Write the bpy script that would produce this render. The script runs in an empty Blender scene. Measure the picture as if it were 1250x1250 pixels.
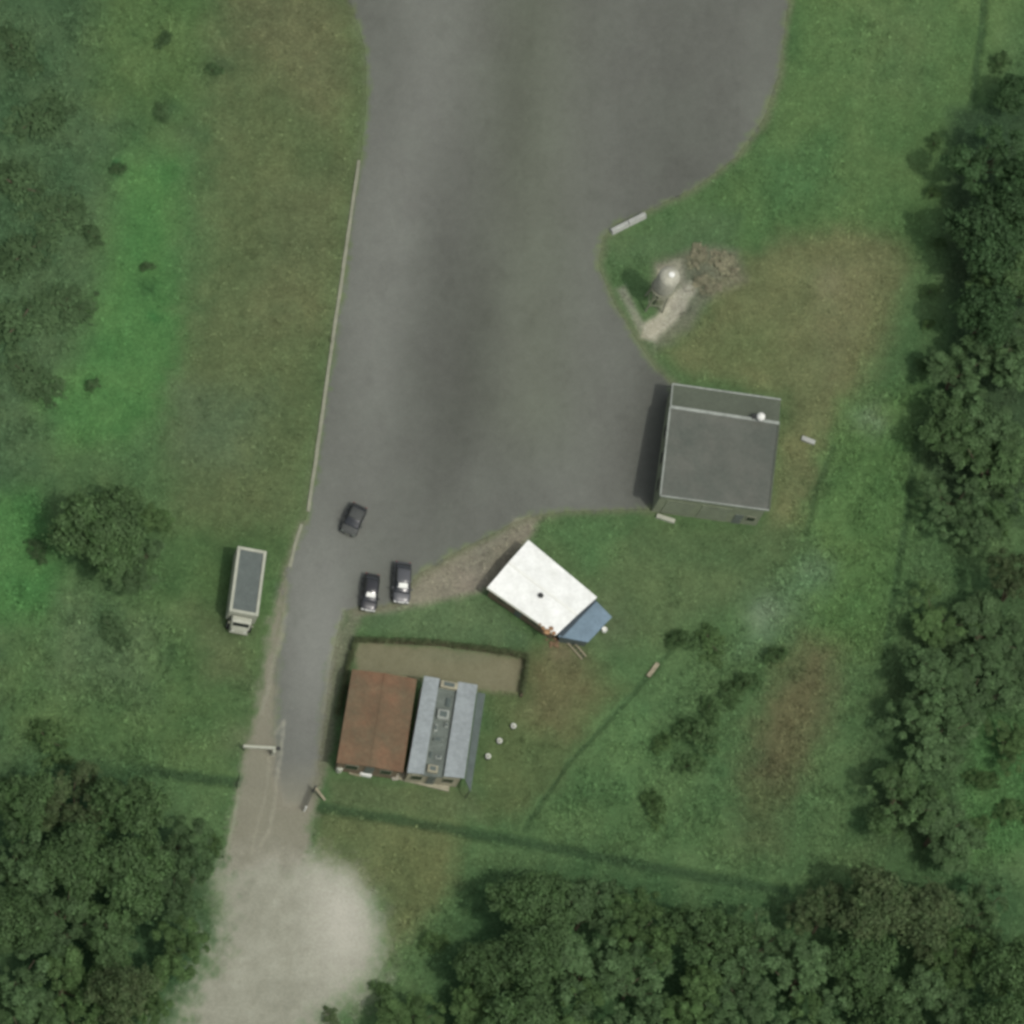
import bpy, math, random
import numpy as np
from mathutils import Vector, Matrix
random.seed(7); rng = np.random.default_rng(11)
S = bpy.context.scene; COL = S.collection
R = math.radians
# ------------------------------------------------------------------ camera frame (high oblique aerial view)
TH = R(26.0); AZ = Vector((-0.447, -0.894))
D = 800.0; HALF = 50.0
d = Vector((AZ.x*math.sin(TH), AZ.y*math.sin(TH), math.cos(TH))).normalized()
n_ = Vector((0, 1, 0)); UP = (n_ - d*n_.dot(d)).normalized(); RT = UP.cross(d).normalized()
CAM = d*D
T_ = HALF/D
def P(px, py, z=0.0):
    """surveyed plan position -> point on the horizontal plane at height z"""
    ray = RT*((px-625)/625*T_) + UP*(-(py-625)/625*T_) - d
    t = (z-CAM.z)/ray.z
    return CAM + ray*t
def to_px(X, Y):
    vx = X-CAM.x; vy = Y-CAM.y; vz = -CAM.z
    a = vx*RT.x+vy*RT.y+vz*RT.z; b = vx*UP.x+vy*UP.y+vz*UP.z; c = -(vx*d.x+vy*d.y+vz*d.z)
    return 625+a/c/T_*625, 625-b/c/T_*625
MPP = 0.08
# ------------------------------------------------------------------ world, sun, camera
W = bpy.data.worlds.new("World"); S.world = W; W.use_nodes = True
nt = W.node_tree; bg = nt.nodes["Background"]
sky = nt.nodes.new("ShaderNodeTexSky"); sky.sky_type = 'NISHITA'; sky.sun_disc = False
h0 = 27*MPP/math.tan(TH)
b0 = P(625, 625); s0 = P(625-18, 625-21)
off = Vector((s0.x-b0.x, s0.y-b0.y, 0))
sd = Vector((-off.x, -off.y, h0)).normalized()      # towards the sun
elev = math.asin(sd.z)
sky.sun_elevation = elev; sky.sun_rotation = math.atan2(sd.x, sd.y)
sky.air_density = 1.0; sky.dust_density = 4.0; sky.ozone_density = 1.0
hs = nt.nodes.new("ShaderNodeHueSaturation"); hs.inputs["Saturation"].default_value = .3          # milky, hazy sky
nt.links.new(sky.outputs[0], hs.inputs["Color"]); nt.links.new(hs.outputs[0], bg.inputs[0]); bg.inputs[1].default_value = 0.132
sl = bpy.data.lights.new("sun", 'SUN'); sl.energy = 1.68; sl.angle = R(1.0); sl.color = (1, .95, .87)
so = bpy.data.objects.new("sun", sl); COL.objects.link(so)
so.rotation_euler = sd.to_track_quat('Z', 'Y').to_euler(); so.location = sd*200
cd = bpy.data.cameras.new("camera"); co = bpy.data.objects.new("camera", cd); COL.objects.link(co)
M = Matrix((RT, UP, d)).transposed().to_4x4(); M.translation = CAM; co.matrix_world = M
cd.sensor_width = 36; cd.lens = 36*D/(2*HALF); cd.clip_start = 10; cd.clip_end = 5000
S.camera = co
S.view_settings.view_transform = 'Standard'; S.view_settings.look = 'None'; S.view_settings.exposure = 0
S.render.engine = 'CYCLES'
S.render.resolution_x = 1024; S.render.resolution_y = 1024
try:
    S.cycles.pixel_filter_type = 'BLACKMAN_HARRIS'; S.cycles.filter_width = 3.2
    S.cycles.max_bounces = 5
except Exception: pass
# ------------------------------------------------------------------ noise + colour
def s2l(c):
    c = np.asarray(c, float)/255.0
    return np.where(c <= .04045, c/12.92, ((c+.055)/1.055)**2.4)
KL = 1.0                                             # light level the albedos are balanced for
KR = 1.0
def alb(c, k=1.0): return tuple(float(v) for v in s2l(c)/KL*k)
_perm = rng.random((256, 256))
def vnoise(x, y):
    xi = np.floor(x).astype(int); yi = np.floor(y).astype(int); fx = x-xi; fy = y-yi
    fx = fx*fx*(3-2*fx); fy = fy*fy*(3-2*fy)
    a = _perm[xi & 255, yi & 255]; b = _perm[(xi+1) & 255, yi & 255]; c = _perm[xi & 255, (yi+1) & 255]; e = _perm[(xi+1) & 255, (yi+1) & 255]
    return (a*(1-fx)+b*fx)*(1-fy)+(c*(1-fx)+e*fx)*fy
def fbm(x, y, o=4):
    s = 0; a = .5; t = 0
    for k in range(o):
        s = s+a*vnoise(x*2**k+17*k, y*2**k+31*k); t += a; a *= .55
    return s/t-.5
def sdist(px, py, poly, closed=True):
    """signed distance (negative inside) to polygon, or distance to a polyline"""
    dm = np.full(px.shape, 1e9); ins = np.zeros(px.shape, bool); N = len(poly)
    for i in range(N if closed else N-1):
        ax, ay = poly[i]; bx, by = poly[(i+1) % N]
        ex, ey = bx-ax, by-ay; L = ex*ex+ey*ey+1e-9
        t = np.clip(((px-ax)*ex+(py-ay)*ey)/L, 0, 1)
        dm = np.minimum(dm, np.hypot(px-ax-t*ex, py-ay-t*ey))
        if closed:
            c = ((ay > py) != (by > py)) & (px < (bx-ax)*(py-ay)/((by-ay)+1e-12)+ax)
            ins ^= c
    return np.where(ins, -dm, dm) if closed else dm
def ss(v): v = np.clip(v, 0, 1); return v*v*(3-2*v)
ROAD = [(425,-200),(428,0),(446,60),(448,120),(440,200),(408,420),(376,625),(352,690),(345,745),(338,820),(334,880),(335,930),(345,985),(378,985),(392,905),(402,820),(418,745),(440,742),(478,738),(512,700),(560,672),(618,643),(645,630),(690,624),(745,622),(812,620),(822,540),(822,470),(800,450),(776,414),(750,372),(730,325),(735,290),(760,270),(800,252),(850,228),(900,190),(932,145),(950,90),(962,0),(970,-200)]
GRAVEL = [(262,1075),(285,1050),(330,1042),(390,1046),(428,1062),(455,1100),(470,1150),(460,1195),(425,1225),(395,1252),(360,1300),(170,1300),(215,1245),(250,1180),(268,1120)]
TRACK = [(356,690),(345,745),(334,880),(340,915),(388,915),(384,985),(374,1060),(275,1068),(282,1000),(296,940),(312,860),(330,760)]
YARD = [(436,782),(545,790),(640,803),(634,846),(590,843),(520,830),(430,830)]
DITCHES = [([(178,938),(240,948),(322,957)],7,1.0),([(392,985),(480,999),(640,1027),(800,1058),(960,1087)],7,1.0),
           ([(1207,-60),(1199,30),(1186,130)],5,.8),([(1122,520),(1108,620),(1092,720),(1080,800)],4.5,.7),
           ([(828,782),(760,860),(690,935),(640,1012)],3,.6),([(1018,545),(996,600),(985,650)],4,.5)]
# (shape, colour in the daylight picture, feather, strength)
PATCH = [
 ([(-300,-300),(150,-300),(190,100),(130,250),(90,420),(30,600),(0,950),(-300,950)],(69,93,62),60,.9),
 ([(-20,60),(60,80),(90,240),(80,420),(-20,480)],(63,88,57),40,.7),
 ([(120,-60),(260,-60),(250,120),(180,170),(110,120)],(76,101,58),40,.8),
 ([(150,185),(215,185),(222,250),(210,330),(225,420),(200,500),(150,545),(80,545),(50,490),(95,440),(125,350),(140,270)],(72,114,62),30,.9),
 ([(-60,590),(40,600),(62,650),(75,720),(62,770),(-60,750)],(68,112,60),30,.9),
 ([(262,-60),(432,-60),(448,100),(440,200),(376,625),(345,690),(250,680),(212,640),(208,500),(235,380),(262,300),(245,150)],(86,98,64),34,.85),
 ([(270,-60),(430,-60),(430,90),(400,140),(290,60)],(92,96,68),50,.7),
 ([(330,230),(430,200),(405,400),(300,420)],(92,100,68),35,.7),
 ([(215,470),(330,480),(300,570),(215,560)],(78,98,70),35,.7),
 ([(200,640),(350,650),(330,860),(280,960),(150,930),(0,900),(0,780),(150,760)],(73,99,58),40,.8),
 ([(230,740),(310,760),(310,850),(250,830)],(88,95,66),30,.6),
 ([(70,730),(200,760),(180,860),(60,830)],(82,102,74),40,.5),
 ([(965,-60),(1300,-60),(1180,130),(1130,320),(1040,290),(900,310),(860,240),(950,150)],(78,106,62),30,.85),
 ([(1060,0),(1140,0),(1130,120),(1060,110)],(86,108,68),35,.6),
 ([(930,190),(1010,170),(1020,240),(930,270)],(72,106,64),30,.7),
 ([(905,312),(950,292),(1040,278),(1095,290),(1112,330),(1075,430),(1035,500),(1005,560),(985,640),(930,650),(950,560),(948,480),(850,455),(815,430),(860,380)],(98,104,70),24,.9),
 ([(1005,330),(1070,320),(1060,400),(1010,470),(990,400)],(108,110,78),26,.6),
 ([(900,390),(950,400),(950,450),(880,450),(850,420)],(90,103,66),25,.7),
 ([(1030,490),(1120,470),(1110,620),(1080,800),(1010,790),(960,720),(990,640)],(76,106,60),28,.9),
 ([(950,700),(1000,665),(1015,700),(960,780),(900,800)],(82,112,80),25,.7),
 ([(640,632),(800,630),(940,640),(980,660),(930,720),(820,780),(740,790),(700,700)],(80,99,64),25,.8),
 ([(660,640),(760,640),(760,680),(720,700)],(76,108,66),20,.8),
 ([(600,790),(700,790),(760,840),(700,930),(640,1000),(580,990),(590,860)],(82,96,60),25,.85),
 ([(640,800),(720,800),(735,840),(690,900),(640,880)],(94,92,64),26,.75),
 ([(990,782),(1025,788),(1018,850),(990,930),(950,970),(905,945),(925,880),(950,830)],(90,84,60),30,.75),
 ([(900,940),(960,960),(950,1040),(890,1040)],(86,94,62),30,.6),
 ([(748,885),(785,860),(805,900),(790,970),(750,975)],(74,112,68),24,.8),
 ([(640,1000),(760,860),(820,900),(900,1040),(800,1050)],(77,106,64),25,.7),
 ([(380,985),(560,1000),(555,1080),(480,1170),(460,1090),(380,1050)],(88,99,64),18,.9),
 ([(480,1015),(560,1025),(540,1100),(490,1120)],(93,101,64),26,.75),
 ([(400,945),(580,965),(590,1000),(400,985)],(82,97,64),12,.9),
 ([(440,740),(600,725),(650,780),(640,796),(440,770)],(82,104,70),10,.9),
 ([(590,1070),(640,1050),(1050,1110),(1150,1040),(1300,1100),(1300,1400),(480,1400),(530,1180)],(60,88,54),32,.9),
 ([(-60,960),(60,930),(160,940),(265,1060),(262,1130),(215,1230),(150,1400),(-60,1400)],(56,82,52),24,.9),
 ([(1160,130),(1300,130),(1300,640),(1160,620),(1130,560),(1160,430)],(50,70,46),18,.9),  # east wood floor, tree shadow darkened into the colour
 ([(1090,790),(1300,640),(1300,900),(1180,900),(1160,1040),(1060,1040),(1055,900)],(64,86,54),30,.7),
 ([(1190,880),(1300,860),(1300,1040),(1190,1060),(1170,980)],(70,106,60),22,.9),
 ([(740,292),(850,262),(900,260),(895,310),(800,318),(745,325)],(76,101,66),16,.8),
 ([(800,320),(850,300),(900,305),(910,345),(860,372),(845,400),(800,430),(790,412),(820,385),(800,370)],(106,107,90),10,.85),
 ([(780,412),(800,418),(825,392),(850,352),(840,345),(822,356),(802,384),(784,395)],(162,160,142),5,.95),
 ([(752,352),(762,348),(788,395),(780,405)],(135,135,120),4,.8),
 ([(800,322),(832,318),(834,348),(806,350)],(150,148,130),6,.8),
 ([(512,700),(560,674),(618,645),(622,625),(632,634),(662,630),(650,655),(602,715),(560,728),(490,745),(430,752),(425,740),(480,738)],(128,124,108),7,.95),
 ([(560,700),(600,690),(600,716),(560,730)],(134,128,114),10,.5),
]
BLOBS = [(1065,512,22,(112,130,105),.6),(935,745,26,(118,134,112),.55),(1000,690,20,(95,120,90),.5),(178,350,14,(56,90,50),.8),(120,205,10,(56,86,50),.5),
 (200,140,14,(60,84,54),.7),(265,80,14,(66,84,56),.6),(232,165,12,(62,84,54),.6),(145,200,8,(46,92,52),.8),(112,290,13,(56,78,50),.7),(185,385,7,(52,100,52),.7),(115,470,8,(52,100,52),.8),
 (300,900,30,(96,102,76),.5),(1010,350,20,(122,120,92),.4),(740,760,30,(88,98,72),.5),(345,717,9,(84,92,80),.8),(690,790,20,(106,98,76),.7)]
def milky(c):                                            # aerial haze put into the colours: slightly grey and lifted
    g = c.mean(-1, keepdims=True); return c+(g-c)*.02+4
def verge(px, py):
    return sdist(px, py, ROAD)
def paint(X, Y):
    """surface colour (as lit in daylight) of the ground around the airstrip apron"""
    px, py = to_px(X, Y)
    n1 = fbm(px/42, py/42, 4); n2 = fbm(px/14+50, py/14+9, 4); n3 = fbm(px/5+5, py/5+90, 3)
    wx = px+n1*26+n2*12; wy = py+fbm(px/40+99, py/40+7, 4)*26+n2*8
    c = np.empty(px.shape+(3,)); c[...] = (75, 102, 63)
    for poly, colr, fe, st in PATCH:
        k = min(1, fe/20)
        q = sdist(px+(wx-px)*k, py+(wy-py)*k, poly)
        w = (ss(.5-q/(2*fe))*st)[..., None]
        c = c*(1-w)+np.array(colr)*w
    for bx, by, r, colr, st in BLOBS:
        w = (np.exp(-(((wx-bx)**2+(wy-by)**2)/(r*r)))*st)[..., None]
        c = c*(1-w)+np.array(colr)*w
    m = n1*26+n2*20+n3*16                                   # mottling of the turf
    gm = np.stack([m*.55+n1*10, m*.7, m*.5], -1); c = c+gm
    # tree litter, moist ditches with rank grass
    for pl, wd, st in DITCHES:
        q = sdist(px+n2*5, py+n2*5, pl, False)
        w = (ss(1.35-q/wd)*.62*st)[..., None]; c = c*(1-w)+np.array((44, 66, 42))*w
    def over(poly, colr, fe, st, amp):
        nonlocal c
        q = sdist(px+n2*amp, py+n2*amp*.8, poly)+n3*amp*.7
        w = (ss(.5-q/(2*fe))*st)[..., None]; c = c*(1-w)+np.array(colr)*w
    q = np.abs(verge(px+n2*6, py))                          # dry verge of the pavement
    e = (px > 640) & (py < 640) | (px < 640) & (py > 635)
    w = (ss(1-q/(13+n1*12))*np.where(e, .7, .3))[..., None]; c = c*(1-w)+np.array((104,107,84))*w
    over(TRACK, (126,123,108), 9, .92, 14)
    over([(424,748),(442,748),(430,790),(414,850),(404,925),(388,975),(376,975),(386,905),(396,820)], (112,112,94), 6, .75, 8)
    over(YARD, (117,113,90), 7, .9, 8); c += (ss(-sdist(px, py, YARD)/6)*(n2*10+n3*8))[..., None]
    w = (ss(1-np.hypot((px-560)/80, (py-800)/14))*.35)[..., None]; c = c*(1-w)+np.array((96,104,80))*w
    # asphalt
    a = np.empty(c.shape); a[...] = (91, 94, 87)
    v = px-(py-300)*(-.16)
    a += (np.exp(-((v-490)/50)**2)*10-np.exp(-((v-600)/40)**2)*6*ss((640-py)/160)-np.exp(-((px-850)/70)**2)*9)[..., None]
    st_ = np.clip(fbm(px/18+200, py/30+60, 4)-.12, 0, .2)*-18; a += st_[..., None]        # oil and damp stains
    a += np.stack([n1*7, n1*9, n1*7], -1)+(fbm(px/90, py/300+3, 3)*14)[..., None]+(n3*4)[..., None]+(n2*4)[..., None]
    w = (np.exp(-((px-540)/60)**2-((py-440)/160)**2)*9)[..., None]; a -= w
    w = np.exp(-((px-650)/60)**2)*ss((620-py)/140); a += np.stack([w*0, w*2, -w*3], -1)
    w = np.exp(-((px-380)/40)**2-((py-790)/130)**2)*15; a += w[..., None]
    q = sdist(px+n2*10, py+n2*10, ROAD)+n3*9+n1*5
    fe = np.where(py > 800, 8, np.where((py > 630), 4, 4.5))
    w = ss(.5-(q+2)/(2*fe)); w = w*np.clip((995-py)/70, 0, 1)
    w = w[..., None]; c = c*(1-w)+a*w
    # gravel
    over(GRAVEL, (143,143,128), 30, .95, 40); c += (ss(-sdist(px, py, GRAVEL)/20)*(n2*16+n3*12+n1*14))[..., None]
    w = (np.exp(-((px-418)/45)**2-((py-1120)/75)**2)*.8*(ss(.5-sdist(px,py,GRAVEL)/30)))[..., None]; c = c*(1-w)+np.array((178,177,163))*w
    # worn pale lines beside the track
    for pl, wd, st in (([(347,880),(341,930),(334,985),(329,1015),(318,1032)],2.2,.55),([(345,882),(337,895)],3,.5),([(329,925),(326,960),(316,1000),(306,1045)],1.8,.35),
                       ([(291,972),(284,1010),(277,1042)],2,.5),([(368,640),(358,670),(354,690)],2.6,.5),([(349,750),(330,830),(318,870)],3,.35),([(420,745),(404,800),(398,870)],4,.3)):
        q = sdist(px+n2*5, py, pl, False)
        w = (ss(1.5-q/wd)*st*(.7+n3))[..., None]; c = c*(1-w)+np.array((150,150,132))*w
    return np.clip(c, 20, 235)
# ------------------------------------------------------------------ materials
def newmat(name):
    m = bpy.data.materials.new(name); m.use_nodes = True
    return m, m.node_tree, m.node_tree.nodes["Principled BSDF"]
def mixc(t, a, b, blend='MULTIPLY', f=1.0):
    n = t.nodes.new("ShaderNodeMix"); n.data_type = 'RGBA'; n.blend_type = blend
    n.inputs[0].default_value = f
    for k, v in ((6, a), (7, b)):
        if isinstance(v, tuple): n.inputs[k].default_value = v
        else: t.links.new(v, n.inputs[k])
    return n.outputs[2]
def noisefac(t, scale, lo, hi, detail=4, rough=.6, co=None):
    n = t.nodes.new("ShaderNodeTexNoise"); n.inputs["Scale"].default_value = scale; n.inputs["Detail"].default_value = detail; n.inputs["Roughness"].default_value = rough
    if co is None:
        tc = t.nodes.new("ShaderNodeTexCoord"); co = tc.outputs["Object"]
    t.links.new(co, n.inputs["Vector"])
    r = t.nodes.new("ShaderNodeMapRange"); r.inputs[1].default_value = .3; r.inputs[2].default_value = .7; r.inputs[3].default_value = lo; r.inputs[4].default_value = hi
    t.links.new(n.outputs[0], r.inputs[0]); return r.outputs[0], n.outputs[0]
def surf(name, colr=None, attr=None, noises=((1.0,.85,1.15),), rough=.85, spec=.25, bump=None, metal=0.0, wave=None, stain=None):
    m, t, b = newmat(name)
    if attr:
        a = t.nodes.new("ShaderNodeAttribute"); a.attribute_name = attr; out = a.outputs["Color"]
    else:
        c = t.nodes.new("ShaderNodeRGB"); c.outputs[0].default_value = alb(colr)+(1,); out = c.outputs[0]
    if stain:
        f, _ = noisefac(t, stain[1], 0, 1, 5, .7); out0 = out
        n = t.nodes.new("ShaderNodeMix"); n.data_type = 'RGBA'; t.links.new(f, n.inputs[0]); t.links.new(out0, n.inputs[6]); n.inputs[7].default_value = alb(stain[0])+(1,); out = n.outputs[2]
    for s, lo, hi in noises:
        f, raw = noisefac(t, s, lo, hi); out = mixc(t, out, f)
    if wave:                                                # pressed sheet ribs: scale, axis
        tc = t.nodes.new("ShaderNodeTexCoord"); mp = t.nodes.new("ShaderNodeMapping"); mp.inputs[2].default_value = (0, 0, wave[1])
        t.links.new(tc.outputs["Object"], mp.inputs[0])
        w = t.nodes.new("ShaderNodeTexWave"); w.inputs["Scale"].default_value = wave[0]; t.links.new(mp.outputs[0], w.inputs[0])
        bp = t.nodes.new("ShaderNodeBump"); bp.inputs["Strength"].default_value = .35; bp.inputs["Distance"].default_value = .03
        t.links.new(w.outputs[0], bp.inputs["Height"]); t.links.new(bp.outputs[0], b.inputs["Normal"])
        r = t.nodes.new("ShaderNodeMapRange"); r.inputs[3].default_value = .93; r.inputs[4].default_value = 1.04; t.links.new(w.outputs[0], r.inputs[0]); out = mixc(t, out, r.outputs[0])
    elif bump:
        f, raw = noisefac(t, bump[0], 0, 1, 6, .7)
        bp = t.nodes.new("ShaderNodeBump"); bp.inputs["Strength"].default_value = bump[1]; bp.inputs["Distance"].default_value = bump[2]
        t.links.new(f, bp.inputs["Height"]); t.links.new(bp.outputs[0], b.inputs["Normal"])
    t.links.new(out, b.inputs["Base Color"])
    b.inputs["Roughness"].default_value = rough; b.inputs["Specular IOR Level"].default_value = spec; b.inputs["Metallic"].default_value = metal
    return m
def leafmat(name, c1, c2):
    m, t, b = newmat(name)
    a = t.nodes.new("ShaderNodeAttribute"); a.attribute_name = "shade"
    oi = t.nodes.new("ShaderNodeObjectInfo")
    n = t.nodes.new("ShaderNodeMix"); n.data_type = 'RGBA'; n.inputs[6].default_value = alb(c1)+(1,); n.inputs[7].default_value = alb(c2)+(1,)
    f, raw = noisefac(t, .9, 0, 1, 3); t.links.new(f, n.inputs[0])
    r = t.nodes.new("ShaderNodeMapRange"); r.inputs[3].default_value = 1.0; r.inputs[4].default_value = 1.22; t.links.new(oi.outputs["Random"], r.inputs[0])
    out = mixc(t, n.outputs[2], a.outputs["Color"]); out = mixc(t, out, r.outputs[0])
    t.links.new(out, b.inputs["Base Color"]); b.inputs["Roughness"].default_value = .7; b.inputs["Specular IOR Level"].default_value = .2
    tr = t.nodes.new("ShaderNodeBsdfTranslucent"); t.links.new(out, tr.inputs[0]); mx = t.nodes.new("ShaderNodeMixShader"); mx.inputs[0].default_value = .35
    o = t.nodes["Material Output"]; t.links.new(b.outputs[0], mx.inputs[1]); t.links.new(tr.outputs[0], mx.inputs[2]); t.links.new(mx.outputs[0], o.inputs[0])
    return m
MT = {
 'ground': surf('turf', attr='col', noises=((.8,.98,1.14),(3.0,.85,1.25),(7.0,.85,1.15),(13.0,.66,1.34)), bump=(6, .8, .14), spec=.1),
 'road': surf('asphalt', attr='col', noises=((1.2,.96,1.04),(5,.93,1.07),(22,.84,1.16)), bump=(30, .3, .02), spec=.2),
 'gravel': surf('gravel_fines', attr='col', noises=((.7,.95,1.05),(4,.92,1.08),(16,.78,1.2)), bump=(14, .6, .06), spec=.15),
 'tuft': surf('grass_blades', attr='col', noises=((3,.95,1.4),), spec=.15, rough=.7),
 'kerb': surf('weathered_concrete', (132,134,116), noises=((.6,.85,1.12),(6,.85,1.15)), bump=(15,.4,.03)),
 'white_conc': surf('pale_concrete', (160,163,156), noises=((1.5,.8,1.15),(9,.85,1.15)), bump=(15,.4,.03)),
 'bark': surf('bark', (92,84,68), noises=((3,.7,1.3),), bump=(8,.7,.05)),
 'white_roof': surf('white_roof_sheet', (240,243,238), noises=((.5,.94,1.03),(3,.93,1.04),(11,.95,1.04)), rough=.6, wave=(2.2, R(39)), stain=((216,219,212), .7)),
 'grime': surf('peeling_rust', (150,118,86), noises=((3,.6,1.3),)),
 'grey_roof': surf('grey_roof_sheet', (82,88,80), noises=((.35,.93,1.07),(2.5,.93,1.07),(9,.92,1.08)), wave=(1.8, R(80)), rough=.7, stain=((98,100,92), .25)),
 'grey_roof2': surf('grey_leanto_sheet', (84,91,78), noises=((.35,.9,1.1),(3,.9,1.1)), wave=(1.8, R(80)), rough=.75),
 'flash': surf('pale_flashing', (140,146,138), noises=((1.2,.8,1.15),(6,.85,1.15))),
 'grey_wall': surf('rendered_wall', (122,130,108), noises=((1,.85,1.1),(5,.9,1.1))),
 'brown_roof': surf('rusty_roof_sheet', (96,90,70), noises=((.5,.85,1.15),(2.5,.88,1.12),(9,.9,1.1)), wave=(1.9, R(-8)), stain=((110,84,64), .28)),
 'brown_wall': surf('timber_wall', (112,102,84), noises=((1.5,.75,1.2),(8,.85,1.15))),
 'blue_roof': surf('pale_blue_sheet', (137,145,145), noises=((.5,.88,1.1),(2.5,.85,1.12),(9,.9,1.1)), wave=(1.9, R(-8)), rough=.65),
 'blue_dark': surf('weathered_membrane', (97,105,98), noises=((.8,.8,1.2),(4,.8,1.2))),
 'leanto': surf('dark_leanto', (82,92,88), noises=((1,.85,1.15),(5,.9,1.1))),
 'annex': surf('slate_blue_sheet', (110,130,142), noises=((.7,.85,1.12),(4,.9,1.1)), wave=(2, R(39))),
 'annex_dark': surf('dark_strip_sheet', (62,72,78), noises=((2,.8,1.2),)),
 'tan_wall': surf('tan_block_wall', (150,147,126), noises=((1.2,.8,1.15),(6,.85,1.15))),
 'cream': surf('cream_paint', (165,168,152), noises=((1,.85,1.08),(6,.9,1.06)), rough=.5),
 'white': surf('white_paint', (222,224,216), noises=((1.2,.88,1.05),), rough=.5),
 'tarp': surf('grey_tarpaulin', (90,98,94), noises=((.8,.88,1.1),(4,.92,1.08)), bump=(3,.5,.05)),
 'dark': surf('dark_metal', (60,62,60), noises=((3,.8,1.2),), rough=.6),
 'chrome': surf('bright_metal', (170,172,172), rough=.3, metal=.7),
 'rubber': surf('rubber', (38,38,38), rough=.9),
 'wood': surf('grey_timber', (140,134,112), noises=((2,.75,1.2),(10,.8,1.2))),
 'rock': surf('pale_stone', (165,160,145), noises=((4,.7,1.2),), bump=(6,.6,.05)),
 'debris': surf('brown_debris', (120,100,78), noises=((4,.6,1.4),), bump=(6,.6,.05)),
 'tank': surf('tank_concrete', (168,168,152), noises=((1.5,.8,1.1),(6,.9,1.1))),
 'lamp': surf('lamp_lens', (210,212,205), rough=.15, spec=.6),
 'taillamp': surf('tail_lens', (130,30,26), rough=.2, spec=.6),
 'ledge': surf('door_paint', (96,104,96), noises=((2,.85,1.15),)),
}
def carpaint(name, c, rough=.25):
    m, t, b = newmat(name); b.inputs["Base Color"].default_value = alb(c)+(1,); b.inputs["Roughness"].default_value = rough
    f, raw = noisefac(t, 2, rough*.8, rough*1.4); t.links.new(f, b.inputs["Roughness"])
    b.inputs["Coat Weight"].default_value = .6; b.inputs["Coat Roughness"].default_value = .12; return m
MT['glass'] = carpaint('dark_glass', (34,38,40), .12)
MT['black_paint'] = carpaint('black_paint', (42,43,45), .3)
MT['grey_paint'] = carpaint('charcoal_paint', (74,76,78), .35)
MT['dull_paint'] = carpaint('dull_dark_green_paint', (66,69,66), .75)
MT['dull_paint'].node_tree.nodes["Principled BSDF"].inputs["Coat Weight"].default_value = 0
MT['leaf_dark'] = leafmat('dark_leaves', (71,98,57), (84,108,70))
MT['leaf_grey'] = leafmat('grey_green_leaves', (74,100,62), (84,108,72))
MT['leaf_green'] = leafmat('green_leaves', (72,98,56), (82,106,64))
MT['leaf_brown'] = leafmat('brownish_leaves', (82,95,64), (77,99,62))
MT['leaf_field'] = leafmat('field_scrub_leaves', (68,92,58), (80,104,68))
MT['leaf_dry'] = leafmat('dry_leaves', (150,146,122), (122,126,100))
MT['leaf_deep'] = leafmat('shade_dark_leaves', (60,88,52), (72,98,64))  # extra dark: the wood's shadow zone is put into the leaf colour
MT['leaf_hedge'] = leafmat('hedge_leaves', (78,90,60), (90,98,70))
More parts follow.
